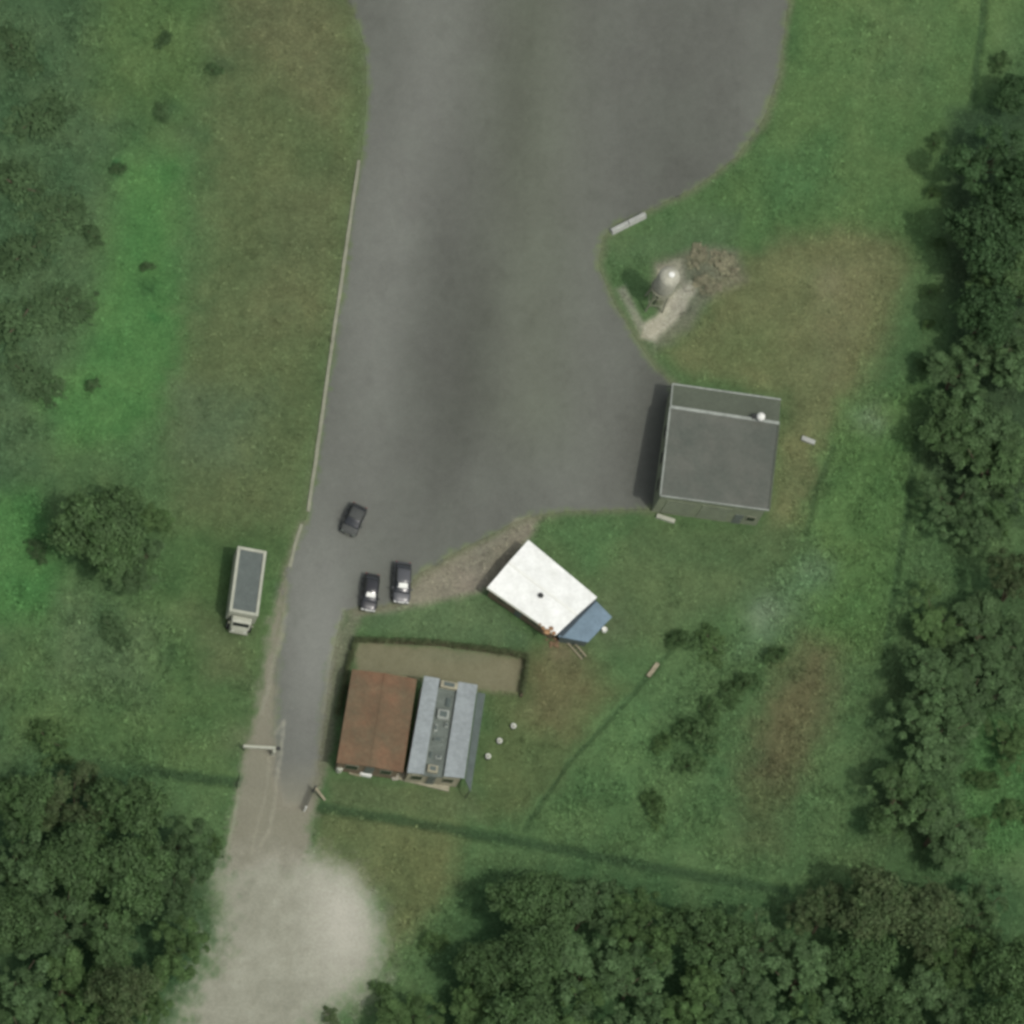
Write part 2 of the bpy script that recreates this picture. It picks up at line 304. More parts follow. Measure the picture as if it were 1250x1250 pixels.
# ------------------------------------------------------------------ mesh helper
class MB:
    def __init__(s): s.v = []; s.f = []; s.sm = False
    def quad(s, *p):
        i = len(s.v); s.v += [tuple(q) for q in p]; s.f.append(tuple(range(i, i+len(p))))
    def prism(s, bot, top):
        n = len(bot); i = len(s.v); s.v += [tuple(q) for q in bot]+[tuple(q) for q in top]
        s.f.append(tuple(range(i+n-1, i-1, -1))); s.f.append(tuple(range(i+n, i+2*n)))
        for k in range(n): s.f.append((i+k, i+(k+1) % n, i+n+(k+1) % n, i+n+k))
        return s
    def box(s, c, size, rot=0.0, bev=0.0):
        cx, cy, cz = c; a, b, h = size[0]/2, size[1]/2, size[2]/2; cr, sr = math.cos(rot), math.sin(rot)
        def tr(x, y, z): return (cx+x*cr-y*sr, cy+x*sr+y*cr, cz+z)
        if bev <= 0:
            pts = [(-a,-b),(a,-b),(a,b),(-a,b)]
            return s.prism([tr(x, y, -h) for x, y in pts], [tr(x, y, h) for x, y in pts])
        g = bev; oc = [(-a+g,-b),(a-g,-b),(a,-b+g),(a,b-g),(a-g,b),(-a+g,b),(-a,b-g),(-a,-b+g)]
        ic = [(x*(1-g/a), y*(1-g/b)) for x, y in oc]
        lay = [([tr(x, y, -h) for x, y in oc]), ([tr(x, y, h-g) for x, y in oc]), ([tr(x, y, h) for x, y in ic])]
        i = len(s.v)
        for l in lay: s.v += l
        for L in range(2):
            for k in range(8): s.f.append((i+L*8+k, i+L*8+(k+1) % 8, i+(L+1)*8+(k+1) % 8, i+(L+1)*8+k))
        s.f.append(tuple(range(i+7, i-1, -1))); s.f.append(tuple(range(i+16, i+24))); return s
    def bar(s, a, b, w, h=None):
        a = Vector(a); b = Vector(b); h = h or w; t = (b-a).normalized()
        u = t.cross(Vector((0, 0, 1)));  u = u.normalized() if u.length > 1e-3 else Vector((1, 0, 0)); v = u.cross(t).normalized()
        o = [(-w/2,-h/2),(w/2,-h/2),(w/2,h/2),(-w/2,h/2)]
        return s.prism([a+u*x+v*y for x, y in o], [b+u*x+v*y for x, y in o])
    def tube(s, pts, rad, n=8):
        rings = []
        for k, p in enumerate(pts):
            p = Vector(p); a = Vector(pts[max(0, k-1)]); b = Vector(pts[min(len(pts)-1, k+1)]); t = (b-a).normalized()
            u = t.cross(Vector((.3, .9, .1))).normalized(); v = t.cross(u).normalized(); r = rad[k] if hasattr(rad, '__len__') else rad
            i = len(s.v); rings.append(i)
            for j in range(n):
                q = 2*math.pi*j/n; s.v.append(tuple(p+u*(r*math.cos(q))+v*(r*math.sin(q))))
        for A, B in zip(rings, rings[1:]):
            for j in range(n): s.f.append((A+j, A+(j+1) % n, B+(j+1) % n, B+j))
        s.f.append(tuple(range(rings[0]+n-1, rings[0]-1, -1))); s.f.append(tuple(range(rings[-1], rings[-1]+n))); return s
    def lathe(s, c, prof, n=20, sx=1, sy=1):
        rings = []
        for r, z in prof:
            rings.append(len(s.v))
            for j in range(n):
                q = 2*math.pi*j/n; s.v.append((c[0]+sx*r*math.cos(q), c[1]+sy*r*math.sin(q), c[2]+z))
        for A, B in zip(rings, rings[1:]):
            for j in range(n): s.f.append((A+j, A+(j+1) % n, B+(j+1) % n, B+j))
        s.f.append(tuple(range(rings[0]+n-1, rings[0]-1, -1))); s.f.append(tuple(range(rings[-1], rings[-1]+n))); return s
    def lump(s, c, r, seed=0, sz=.7, n=9, m=6):
        rd = random.Random(seed); i0 = len(s.v); rows = []
        for a in range(1, m):
            th = math.pi*a/m; row = []
            for b in range(n):
                ph = 2*math.pi*b/n; k = r*rd.uniform(.78, 1.15); row.append(len(s.v))
                s.v.append((c[0]+k*math.sin(th)*math.cos(ph), c[1]+k*math.sin(th)*math.sin(ph), c[2]+k*sz*math.cos(th)))
            rows.append(row)
        for A, B in zip(rows, rows[1:]):
            for j in range(n): s.f.append((A[j], B[j], B[(j+1) % n], A[(j+1) % n]))
        s.f.append(tuple(rows[0])); s.f.append(tuple(reversed(rows[-1]))); return s
    def build(s, name, mat, parent=None, smooth=False):
        me = bpy.data.meshes.new(name); o0 = parent.location if parent else Vector((0, 0, 0))
        root = parent
        base = Vector((0, 0, 0))
        while root: base = base+root.location; root = root.parent
        me.from_pydata([(v[0]-base.x, v[1]-base.y, v[2]-base.z) for v in s.v], [], s.f); me.update()
        if smooth:
            for p in me.polygons: p.use_smooth = True
        me.materials.append(mat); o = bpy.data.objects.new(name, me); COL.objects.link(o)
        if parent: o.parent = parent
        return o
    def thing(s, name, mat, label, cat, group=None, smooth=False):
        c = Vector((sum(v[0] for v in s.v)/len(s.v), sum(v[1] for v in s.v)/len(s.v), min(v[2] for v in s.v)))
        s.v = [(v[0]-c.x, v[1]-c.y, v[2]-c.z) for v in s.v]
        o = s.build(name, mat, None, smooth); o.location = c; return tag(o, label, cat, group)
def tag(o, label, cat, group=None, kind=None):
    o['label'] = label; o['category'] = cat
    if group: o['group'] = group
    if kind: o['kind'] = kind
    return o
def thing(name, loc, label, cat, group=None, rz=0.0):
    o = bpy.data.objects.new(name, None); COL.objects.link(o); o.location = loc; o.rotation_euler = (0, 0, rz); return tag(o, label, cat, group)
# ------------------------------------------------------------------ GROUND
step = .16
def axis(lo, hi):
    a = list(np.arange(lo, hi+1e-6, step)); g = step; v = a[-1]; w = a[0]; up = []; dn = []
    for k in range(34):
        g *= 1.32; v += g; w -= g; up.append(v); dn.append(w)
    return np.array(dn[::-1]+a+up)
AX = axis(-55, 55); AY = axis(-60, 60)
GX, GY = np.meshgrid(AX, AY, indexing='ij')
def relief(X, Y):
    px, py = to_px(X, Y)
    z = np.zeros(X.shape)
    for pl, wd, st in DITCHES:
        z -= .3*st*ss(1.3-sdist(px, py, pl, False)/(wd*1.3))
    z += .35*ss(.5-sdist(px, py, [(915,315),(1090,295),(1070,420),(1000,540),(960,480),(870,420)])/50)
    away = np.clip((sdist(px, py, ROAD)-8)/30, 0, 1)*np.clip((sdist(px, py, GRAVEL)-6)/20, 0, 1)*np.clip((sdist(px, py, TRACK)-4)/20, 0, 1)
    bl = np.minimum.reduce([sdist(px, py, q) for q in ([(400,770),(650,795),(640,850),(600,970),(400,950)], [(590,715),(645,655),(755,750),(700,810)], [(790,460),(960,480),(945,650),(785,640)],[(260,665),(335,660),(330,780),(265,780)])])
    away = away*np.clip(bl/18, 0, 1)
    z = z*np.clip(bl/6, 0, 1)
    z += away*(fbm(px/30, py/30, 4)*.32+fbm(px/8+3, py/8, 3)*.12)
    # ground stays just under the paved sheets
    return z
def sheet(name, X, Y, Z, keep, mat, colr, smooth=True):
    nx, ny = X.shape; idx = -np.ones(X.shape, int)
    cells = keep[:-1, :-1] & keep[1:, :-1] & keep[1:, 1:] & keep[:-1, 1:]
    I, J = np.nonzero(cells); use = np.zeros(X.shape, bool)
    for a, b in ((0,0),(1,0),(1,1),(0,1)): use[I+a, J+b] = True
    idx[use] = np.arange(use.sum())
    V = np.stack([X[use], Y[use], Z[use]], -1); F = np.stack([idx[I, J], idx[I+1, J], idx[I+1, J+1], idx[I, J+1]], -1)
    me = bpy.data.meshes.new(name); me.vertices.add(len(V)); me.vertices.foreach_set('co', V.ravel())
    me.loops.add(F.size); me.loops.foreach_set('vertex_index', F.ravel().astype(np.int32))
    me.polygons.add(len(F)); me.polygons.foreach_set('loop_start', np.arange(0, F.size, 4, dtype=np.int32)); me.polygons.foreach_set('loop_total', np.full(len(F), 4, np.int32))
    me.polygons.foreach_set('use_smooth', np.ones(len(F), bool))
    me.update(calc_edges=True)
    a = me.color_attributes.new('col', 'FLOAT_COLOR', 'POINT')
    cc = np.ones((len(V), 4)); cc[:, :3] = s2l(milky(colr[use]))/KL; a.data.foreach_set('color', cc.ravel())
    me.materials.append(mat); o = bpy.data.objects.new(name, me); COL.objects.link(o); return o
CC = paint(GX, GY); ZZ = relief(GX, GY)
PX, PY = to_px(GX, GY)
sdR = sdist(PX, PY, ROAD); sdG = sdist(PX, PY, GRAVEL); sdT = sdist(PX, PY, TRACK); sdY = sdist(PX, PY, YARD)
full = np.ones(GX.shape, bool)
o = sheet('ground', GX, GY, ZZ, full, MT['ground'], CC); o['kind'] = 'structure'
o = sheet('road', GX, GY, ZZ*0+.012, (sdR < 1) & (PY > -190), MT['road'], CC); o['kind'] = 'structure'
o = sheet('gravel_clearing', GX, GY, ZZ*0+.02, (sdG < 10) & (PY < 1290) & (sdR > 2), MT['gravel'], CC); o['kind'] = 'structure'
o = sheet('dirt_track', GX, GY, ZZ*0+.008, (sdT < 3), MT['gravel'], CC); o['kind'] = 'structure'
o = sheet('dirt_yard', GX, GY, ZZ*0+.008, (sdY < 0), MT['gravel'], CC); o['kind'] = 'structure'
# kerb along the west edge of the pavement
def strip(name, pl, w, h, mat, kind='structure'):
    mb = MB(); pts = [P(x, y) for x, y in pl]; fine = []
    for a, b in zip(pts, pts[1:]):
        n = max(1, int((b-a).length/1.2))
        for k in range(n): fine.append(a+(b-a)*(k/n))
    fine.append(pts[-1]); L = []
    for k, p in enumerate(fine):
        t = (fine[min(k+1, len(fine)-1)]-fine[max(k-1, 0)]).normalized(); nrm = Vector((-t.y, t.x, 0)); L.append((p+nrm*(w/2+random.uniform(-.03,.03)), p-nrm*(w/2+random.uniform(-.03,.03))))
    for (a, b), (c, e) in zip(L, L[1:]):
        z = Vector((0, 0, h)); g = Vector((0, 0, -.02))
        mb.quad(a+z, b+z, e+z, c+z); mb.quad(b+g, b+z, a+z, a+g) if False else None
        mb.quad(b+g, e+g, e+z, b+z); mb.quad(a+z, c+z, c+g, a+g)
    o = mb.build(name, mat); o['kind'] = kind; return o
strip('kerb', [(438,196),(431,245),(423,300),(412,375),(401,450),(390,530),(376,625)], .34, .11, MT['kerb'])
strip('kerb_worn', [(368,640),(360,665),(354,692)], .26, .05, MT['kerb'])
# ------------------------------------------------------------------ ROUGH GRASS (stuff)
def grass_field():
    N = 130000
    px = rng.uniform(-20, 1270, N); py = rng.uniform(-20, 1270, N)
    dens = np.full(N, .22)
    for poly, v in (([(-30,-30),(210,-30),(200,300),(200,640),(200,960),(-30,960)], .55), ([(1000,500),(1280,-30),(1280,1280),(460,1280),(480,1150),(640,1030),(760,860),(900,760),(960,660)], .7),
                    ([(150,185),(215,185),(225,420),(150,545),(50,490),(125,350)], .18), ([(960,-30),(1200,-30),(1130,500),(1040,300),(860,250)], .35), ([(800,320),(860,300),(910,350),(850,380)], .5),
                    ([(-30,700),(200,700),(300,950),(-30,960)], .6)):
        dens = np.where(sdist(px, py, poly) < 0, v, dens)
    for pl, wd, st in DITCHES: dens = np.where(sdist(px, py, pl, False) < wd, .9, dens)
    dens *= np.clip(.6+fbm(px/25, py/25, 3)*2.5, 0.05, 1.6)
    ok = (rng.random(N) < dens) & (sdist(px, py, ROAD) > 6) & (sdist(px, py, GRAVEL) > 4) & (sdist(px, py, TRACK) > 4) & (sdist(px, py, YARD) > 2)
    for q in ([(405,800),(600,820),(585,970),(395,955)], [(590,715),(645,655),(755,750),(700,805)], [(790,460),(955,480),(945,645),(785,640)], [(262,665),(328,660),(322,775),(265,780)], [(780,355),(815,355),(815,395),(780,395)]):
        ok &= sdist(px, py, q) > 0
    px = px[ok]; py = py[ok]
    X = np.empty(len(px)); Y = np.empty(len(px))
    for k in range(len(px)):
        p = P(px[k], py[k]); X[k] = p.x; Y[k] = p.y
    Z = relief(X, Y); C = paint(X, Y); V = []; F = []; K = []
    rank = fbm(px/40+8, py/40, 3)
    for poly in ([(1010,500),(1130,440),(1280,400),(1280,1100),(1000,1080),(640,1030),(830,800),(900,760),(960,700)], [(-30,760),(200,700),(230,940),(-30,950)], [(-30,-30),(120,-30),(90,250),(60,560),(-30,560)], [(480,1120),(600,1060),(640,1100),(520,1250),(460,1250)]):
        rank = rank+.55*ss(.5-sdist(px, py, poly)/60)
    nb = 6
    ang = rng.uniform(0, 2*np.pi, (len(X), nb)); ln = rng.uniform(.10, .30, (len(X), nb))*(1+rank[:, None]*1.5); ht = rng.uniform(.05, .22, (len(X), nb))*(1+rank[:, None]*2)
    sh = rng.uniform(.7, 1.35, (len(X), nb))*rng.uniform(.7, 1.35, (len(X), 1))
    bx = X[:, None]+rng.normal(0, .12, ang.shape); by = Y[:, None]+rng.normal(0, .12, ang.shape)
    wd = .035+.04*rng.random(ang.shape); ca, sa = np.cos(ang), np.sin(ang)
    z = np.repeat(Z[:, None], nb, 1)
    v0 = np.stack([bx-sa*wd, by+ca*wd, z], -1); v1 = np.stack([bx+sa*wd, by-ca*wd, z], -1)
    v2 = np.stack([bx+ca*ln, by+sa*ln, z+ht], -1)
    V = np.stack([v0, v1, v2], 2).reshape(-1, 3); cl = s2l(milky(C))/KL
    K = np.repeat((cl[:, None, :]*sh[..., None])[:, :, None, :], 3, 2).reshape(-1, 3)
    n = len(V)//3; me = bpy.data.meshes.new('rough_grass'); me.vertices.add(len(V)); me.vertices.foreach_set('co', V.ravel())
    me.loops.add(n*3); me.loops.foreach_set('vertex_index', np.arange(n*3, dtype=np.int32)); me.polygons.add(n)
    me.polygons.foreach_set('loop_start', np.arange(0, n*3, 3, dtype=np.int32)); me.polygons.foreach_set('loop_total', np.full(n, 3, np.int32)); me.update(calc_edges=True)
    a = me.color_attributes.new('col', 'FLOAT_COLOR', 'POINT'); cc = np.ones((len(V), 4)); cc[:, :3] = K; a.data.foreach_set('color', cc.ravel())
    me.materials.append(MT['tuft']); o = bpy.data.objects.new('rough_grass', me); COL.objects.link(o)
    tag(o, 'tufts of rough green grass and weeds scattered over the open ground', 'grass', kind='stuff')
grass_field()
# ------------------------------------------------------------------ VEGETATION
def leaf_mesh(name, blobs, per_area, leaf, mat, seed=0, squash=.8, extra=0):
    """leaf faces spread over the shells of overlapping clumps"""
    rd = np.random.default_rng(seed); V = []; K = []
    for (x, y, z, r, b) in blobs:
        n = int(per_area*r*r)
        u = rd.normal(size=(n, 3)); u /= np.linalg.norm(u, axis=1)[:, None]
        u[:, 2] = np.where(u[:, 2] < -.35, -u[:, 2], u[:, 2])
        rr = r*rd.uniform(.25, 1.0, n)**.6*np.where(rd.random(n) < .3, rd.uniform(1.0, 1.75, n), 1.0); c = np.array((x, y, z))+u*rr[:, None]*np.array((1, 1, squash))
        nrm = u+rd.normal(0, .55, (n, 3)); nrm[:, 2] += .5; nrm /= np.linalg.norm(nrm, axis=1)[:, None]
        t = np.cross(nrm, rd.normal(size=(n, 3))); t /= np.linalg.norm(t, axis=1)[:, None]; bt = np.cross(nrm, t)
        s = leaf*rd.uniform(.6, 1.5, n)[:, None]; l = s*rd.uniform(.9, 1.7, n)[:, None]
        V.append(np.stack([c-t*l, c+bt*s*.6, c+t*l, c-bt*s*.6], 1))
        depth = np.clip((c[:, 2]-(z-r*.4))/(1.2*r), 0, 1)
        k = b*rd.uniform(.78, 1.22, n)*(rd.random(n) > .015)+0
        k = np.where(k == 0, 1.7*b, k); K.append(np.repeat(k[:, None], 4, 1))
    V = np.concatenate(V).reshape(-1, 3); K = np.concatenate(K).ravel(); n = len(V)//4
    me = bpy.data.meshes.new(name); me.vertices.add(len(V)); me.vertices.foreach_set('co', V.ravel())
    me.loops.add(n*4); me.loops.foreach_set('vertex_index', np.arange(n*4, dtype=np.int32)); me.polygons.add(n)
    me.polygons.foreach_set('loop_start', np.arange(0, n*4, 4, dtype=np.int32)); me.polygons.foreach_set('loop_total', np.full(n, 4, np.int32)); me.update(calc_edges=True)
    a = me.color_attributes.new('shade', 'FLOAT_COLOR', 'POINT'); cc = np.ones((len(V), 4)); cc[:, :3] = K[:, None]*np.array((1, 1, 1)); a.data.foreach_set('color', cc.ravel())
    me.materials.append(mat); return me
def tree_meshes(seed, H=7.5, Rr=4.0, nb=26):
    rd = random.Random(seed); blobs = []; mb = MB()
    top = H*.55; lean = (rd.uniform(-.3, .3), rd.uniform(-.3, .3))
    mb.tube([(0,0,-.2),(lean[0]*.4,lean[1]*.4,H*.25),(lean[0],lean[1],top)], [.26,.2,.13], 8)
    ex, ey = rd.uniform(.8, 1.15), rd.uniform(.8, 1.15); ph = rd.uniform(0, 6.28)
    for k in range(nb):
        a = k*2.399+ph; q = math.sqrt((k+.5)/nb)*Rr*.84; lobe = 1+.22*math.sin(3*a+seed)+.12*math.sin(5*a)
        x = math.cos(a)*q*ex*lobe; y = math.sin(a)*q*ey*lobe
        z = H*.92-(q/Rr)**2*H*.34+rd.uniform(-.8, .7); r = rd.uniform(.35, 1.1)*Rr/4
        blobs.append((x, y, z-r*.6, r, rd.uniform(.78, 1.2)))
        if k % 3 == 0:
            mb.tube([(lean[0]*.8, lean[1]*.8, top*rd.uniform(.7, 1)), (x*.5, y*.5, z*.72), (x, y, z-r*.5)], [.12,.07,.03], 5)
    return blobs, mb
PROTO = []
def scrub_meshes(seed):
    """broad ragged crown of many small sprays with gaps"""
    rd = random.Random(seed); blobs = []; mb = MB(); ph = rd.uniform(0, 6.28)
    stems = [(rd.uniform(-.5,.5), rd.uniform(-.5,.5)) for _ in range(3)]
    for sx, sy in stems: mb.tube([(sx*.2,sy*.2,-.2),(sx,sy,2.2),(sx*2.2,sy*2.2,4.6)], [.16,.12,.06], 7)
    subs = [(rd.uniform(0, 6.28), rd.uniform(.1, .8)*4.0, rd.uniform(4.6, 7.0), rd.uniform(1.0, 1.9)) for _ in range(9)]
    for k in range(120):
        a, q, zc, rr = subs[k % 9]; u = rd.uniform(0, 6.28); w = rr*math.sqrt(rd.random())
        x = math.cos(a)*q+math.cos(u)*w; y = math.sin(a)*q+math.sin(u)*w; z = zc-(w/rr)**2*1.3+rd.uniform(-.5, .4)
        blobs.append((x, y, z, rd.uniform(.22, .62), rd.uniform(.75, 1.3)))
        if k % 9 == 0: pass
    for a, q, zc, rr in subs:
        sx, sy = stems[int(a*10) % 3]; mb.tube([(sx, sy, 2.2), (math.cos(a)*q*.6, math.sin(a)*q*.6, zc*.7), (math.cos(a)*q, math.sin(a)*q, zc)], [.09,.06,.03], 5)
    return blobs, mb
SCRUB = []
for k in range(4):
    blobs, mb = scrub_meshes(400+k)
    me = leaf_mesh('crown', blobs, 520, .11, MT['leaf_dark'], 460+k)
    tm = bpy.data.meshes.new('trunk'); tm.from_pydata(mb.v, [], mb.f); tm.materials.append(MT['bark']); SCRUB.append((me, tm))
for k in range(5):
    blobs, mb = tree_meshes(40+k, 7.6, 4.0, 60)
    me = leaf_mesh('crown', blobs, 250, .14, MT['leaf_dark'], 60+k)
    tm = bpy.data.meshes.new('trunk'); tm.from_pydata(mb.v, [], mb.f); tm.materials.append(MT['bark']); PROTO.append((me, tm))
BUSH = []
for k in range(3):
    rd = random.Random(90+k); blobs = []
    for j in range(22):
        a = j*2.399; q = math.sqrt((j+.5)/22)*(.95+.3*math.sin(2*a+k)+rd.uniform(-.2,.2)); blobs.append((math.cos(a)*q, math.sin(a)*q*.85, max(.15,.75-q*q*.45+rd.uniform(-.15, .12)), rd.uniform(.12, .34), rd.uniform(.8, 1.15)))
    me = leaf_mesh('foliage', blobs, 800, .06, MT['leaf_dark'], 120+k)
    mb = MB()
    for j in range(5):
        x, y, z, r, _ = blobs[j*2]; mb.tube([(x*.1, y*.1, -.05), (x*.5, y*.5, z*.5), (x, y, z)], [.04,.03,.015], 5)
    tm = bpy.data.meshes.new('stem'); tm.from_pydata(mb.v, [], mb.f); tm.materials.append(MT['bark']); BUSH.append((me, tm))
cnt = 0
def plant(px, py, rpx, hz, kind, mat, label, cat, group, name):
    """crown centre seen at px,py; hz its height scale"""
    global cnt; cnt += 1; rd = random.Random(cnt*13)
    r = rpx*MPP
    if kind == 'tree': ragged = mat in ('grey', 'green') or cnt % 3 == 0; pr = SCRUB[cnt % 4] if ragged else PROTO[cnt % 5]; sc = r*(1.2 if ragged else 1.14)/4.1; sz = hz/7.6*(.82 if ragged else 1); zc = hz*.78
    else: pr = BUSH[cnt % 3]; sc = r/1.15; sz = hz/1.1; zc = hz*.6
    p = P(px, py, zc); rz = rd.uniform(0, 6.28)
    root = thing(name, (p.x, p.y, 0), label, cat, group, rz)
    for me, nm in zip(pr, ('crown', 'trunk') if kind == 'tree' else ('foliage', 'stem')):
        o = bpy.data.objects.new(nm, me); COL.objects.link(o); o.parent = root; o.scale = (sc, sc*rd.uniform(.9, 1.1), sz)
        if nm in ('crown', 'foliage'): o.material_slots[0].link = 'OBJECT'; o.material_slots[0].material = MT['leaf_'+mat]
    return root
LOOK = {'dark': 'dark green', 'grey': 'greyish green', 'green': 'fresh green', 'brown': 'brownish green', 'deep': 'very dark'}
ORD = ['first','second','third','fourth','fifth','sixth','seventh','eighth','ninth','tenth','eleventh','twelfth']
def row(items, text, group, hz=8.0, dirn='left'):
    for k, (px, py, r, m, *h) in enumerate(items):
        plant(px, py, r, h[0] if h else hz, 'tree', m, f'{LOOK[m]} tree, {ORD[k]} from the {dirn} in the {text}', 'tree', group, 'broadleaf_tree')
# south wood
row([(655,1098,44,'dark'),(720,1108,48,'grey'),(785,1130,42,'green'),(868,1138,44,'dark'),(935,1145,40,'grey'),(1012,1112,40,'brown'),(1072,1100,52,'brown',9.5),(1130,1118,44,'brown'),(1200,1110,38,'grey')],
    'front row of the south wood', 'trees of the south wood')
row([(590,1178,36,'dark',6.5),(648,1168,46,'dark'),(715,1180,46,'grey'),(780,1192,44,'grey'),(845,1205,44,'green'),(915,1205,46,'grey'),(985,1190,48,'grey'),(1055,1180,46,'dark'),(1120,1192,46,'grey'),(1180,1170,40,'green'),(1240,1180,42,'dark',9.5)],
    'middle row of the south wood', 'trees of the south wood')
row([(500,1248,38,'green',5),(565,1240,44,'green',6),(640,1245,46,'dark'),(715,1252,46,'green'),(795,1262,44,'grey'),(870,1268,44,'green'),(945,1265,46,'grey'),(1020,1258,46,'green'),(1095,1262,46,'dark'),(1165,1245,44,'grey'),(1235,1252,44,'dark',9)],
    'bottom row of the south wood', 'trees of the south wood')
# south-west wood
row([(28,975,40,'dark'),(98,968,48,'brown'),(162,985,44,'dark'),(218,1022,36,'grey',7)], 'top row of the south-west wood', 'trees of the south-west wood')
row([(22,1048,44,'grey'),(92,1045,46,'dark'),(160,1062,46,'dark',8.5),(226,1082,38,'grey',7.5)], 'second row of the south-west wood', 'trees of the south-west wood')
row([(18,1122,46,'dark'),(88,1122,46,'grey'),(155,1138,46,'dark'),(214,1150,34,'green',6.5)], 'third row of the south-west wood', 'trees of the south-west wood')
row([(20,1200,46,'grey'),(85,1198,44,'green'),(148,1210,40,'brown'),(190,1215,28,'green',5.5)], 'fourth row of the south-west wood', 'trees of the south-west wood')
row([(45,1262,42,'dark'),(115,1268,42,'green')], 'bottom row of the south-west wood', 'trees of the south-west wood')
# east wood, counted from the top
row([(1240,112,28,'deep',5),(1212,180,46,'deep',10),(1252,238,48,'deep',10),(1210,288,50,'deep',10),(1250,340,48,'dark',10),(1208,378,44,'deep',9.5)], 'upper part of the east wood', 'trees of the east wood', 9, 'top')
row([(1235,425,48,'grey'),(1172,452,38,'grey',6),(1218,498,48,'grey'),(1164,525,38,'dark',6.5),(1220,570,48,'dark'),(1172,602,38,'grey',6.5),(1218,640,36,'grey',6)], 'middle part of the east wood', 'trees of the east wood', 8, 'top')
row([(1248,700,34,'brown',9),(1148,750,36,'green',4.5),(1205,768,48,'grey',5.5),(1128,828,50,'grey',8.5),(1195,845,46,'grey',6),(1145,890,46,'grey',6),(1105,965,46,'dark',8),(1145,1010,50,'grey',6.5),(1242,800,40,'grey',5),(1235,905,28,'green',4)], 'lower part of the east wood', 'trees of the east wood', 8, 'top')
# lone tree
plant(128,642,56,6.2,'tree','dark','large round dark tree standing alone in the bright field, left of the truck','tree',None,'broadleaf_tree')
plant(178,620,30,3.6,'tree','green','small light green tree touching the right side of the lone field tree','tree',None,'broadleaf_tree')
plant(170,690,34,3.0,'tree','grey','low grey-green spreading tree below the right side of the lone field tree','tree',None,'broadleaf_tree')
# bushes
B = [(834,780,20,1.9,'dark','round dark bush at the top end of the diagonal ditch, right of the white plank'),
 (868,782,26,1.0,'green','loose green bush just right of the round dark bush'),
 (948,797,17,2.0,'dark','small dark bush at the top of the bush line, left of the brown bare patch'),
 (912,832,19,1.7,'dark','dark bush second from the top in the diagonal bush line'),
 (892,848,17,1.5,'dark','dark bush in the middle of the diagonal bush line'),
 (868,866,20,1.7,'dark','blackish bush fourth from the top in the diagonal bush line'),
 (852,895,30,2.2,'dark','largest bush of the diagonal bush line, right of the pale green patch'),
 (846,930,20,1.5,'dark','small bush directly below the largest bush of the line'),
 (808,905,16,1.4,'green','narrow green bush on the right edge of the pale green patch'),
 (800,985,24,1.5,'green','green bush in the grass below the pale green patch'),
 (1143,172,12,1.6,'dark','topmost scrub bush along the left edge of the east wood'),
 (1140,235,11,1.4,'green','second scrub bush down the left edge of the east wood'),
 (1146,295,12,1.6,'dark','third scrub bush down the left edge of the east wood'),
 (1138,352,13,1.6,'dark','fourth scrub bush down the left edge of the east wood'),
 (1134,395,11,1.3,'green','fifth scrub bush down the left edge of the east wood'),
 (1126,445,12,1.3,'dark','lowest scrub bush on the left edge of the east wood, by the pale weeds'),
 (1222,75,16,1.6,'dark','dark bush above the east wood, right of the meadow ditch'),
 (20,62,39.1,0.6,'field','grey-green bush in the top left corner of the field'),
 (48,142,43.7,0.66,'field','broad bush second down the left picture edge'),
 (22,225,41.4,0.78,'field','green bush third down the left picture edge'),
 (75,262,36.8,0.48,'field','low grey bush right of the third edge bush'),
 (30,310,43.7,0.72,'field','green bush fourth down the left picture edge'),
 (22,395,43.7,0.78,'field','green bush fifth down the left picture edge'),
 (80,372,39.1,0.48,'field','low grey bush between the left picture edge and the bright green strip'),
 (40,460,41.4,0.54,'field','grey-green bush lowest of those on the left picture edge'),
 (112,285,14.95,0.66,'field','small bush left of the bright green strip'),
 (145,205,11.5,0.6,'field','tiny bush at the top left of the bright green strip'),
 (200,48,13.8,0.6,'field','tiny bush nearest the top edge in the left field'),
 (198,138,12.65,0.6,'field','tiny bush above the bright green strip'),
 (262,85,12.65,0.54,'field','tiny bush farthest right in the upper left field'),
 (180,325,10.35,0.48,'field','small bush in the middle of the bright green strip'),
 (112,470,10.35,0.54,'field','small bush in the lower end of the bright green strip'),
 (45,672,18.4,0.84,'field','dark bush just left of the lone field tree'),
 (140,770,25.3,0.6,'field','low grey bush below the lone field tree'),
 (60,900,30,1.6,'green','green bush above the south-west wood near the left picture edge'),
 (262,1030,16,1.6,'green','green bush between the south-west wood and the track'),
 (1200,950,22,1.4,'green','bright green bush in the clearing right of the east wood'),
 (1235,990,24,1.5,'green','bright green bush nearest the right picture edge in the clearing'),
 (1195,1010,20,1.3,'green','bright green bush at the lower left of the clearing'),
 (465,1205,14,1.1,'green','small green bush at the right edge of the gravel clearing'),
 (405,1243,14,.9,'brown','small brownish bush at the lower edge of the gravel clearing'),
 (530,1150,20,1.3,'green','green bush between the gravel clearing and the south wood'),
 (1215,640,20,1.3,'green','green bush below the middle part of the east wood'),
 (884,322,24,.5,'dry','dry brown brush sprawling right of the water tank'),
 (864,348,20,.4,'dry','low brown brush below the dry brush by the water tank'),
 (852,312,18,.4,'dry','small brown brush nearest the water tank')]
for px, py, r, h, m, lab in B: plant(px, py, r, h, 'bush', m, lab, 'bush', None, 'bush')
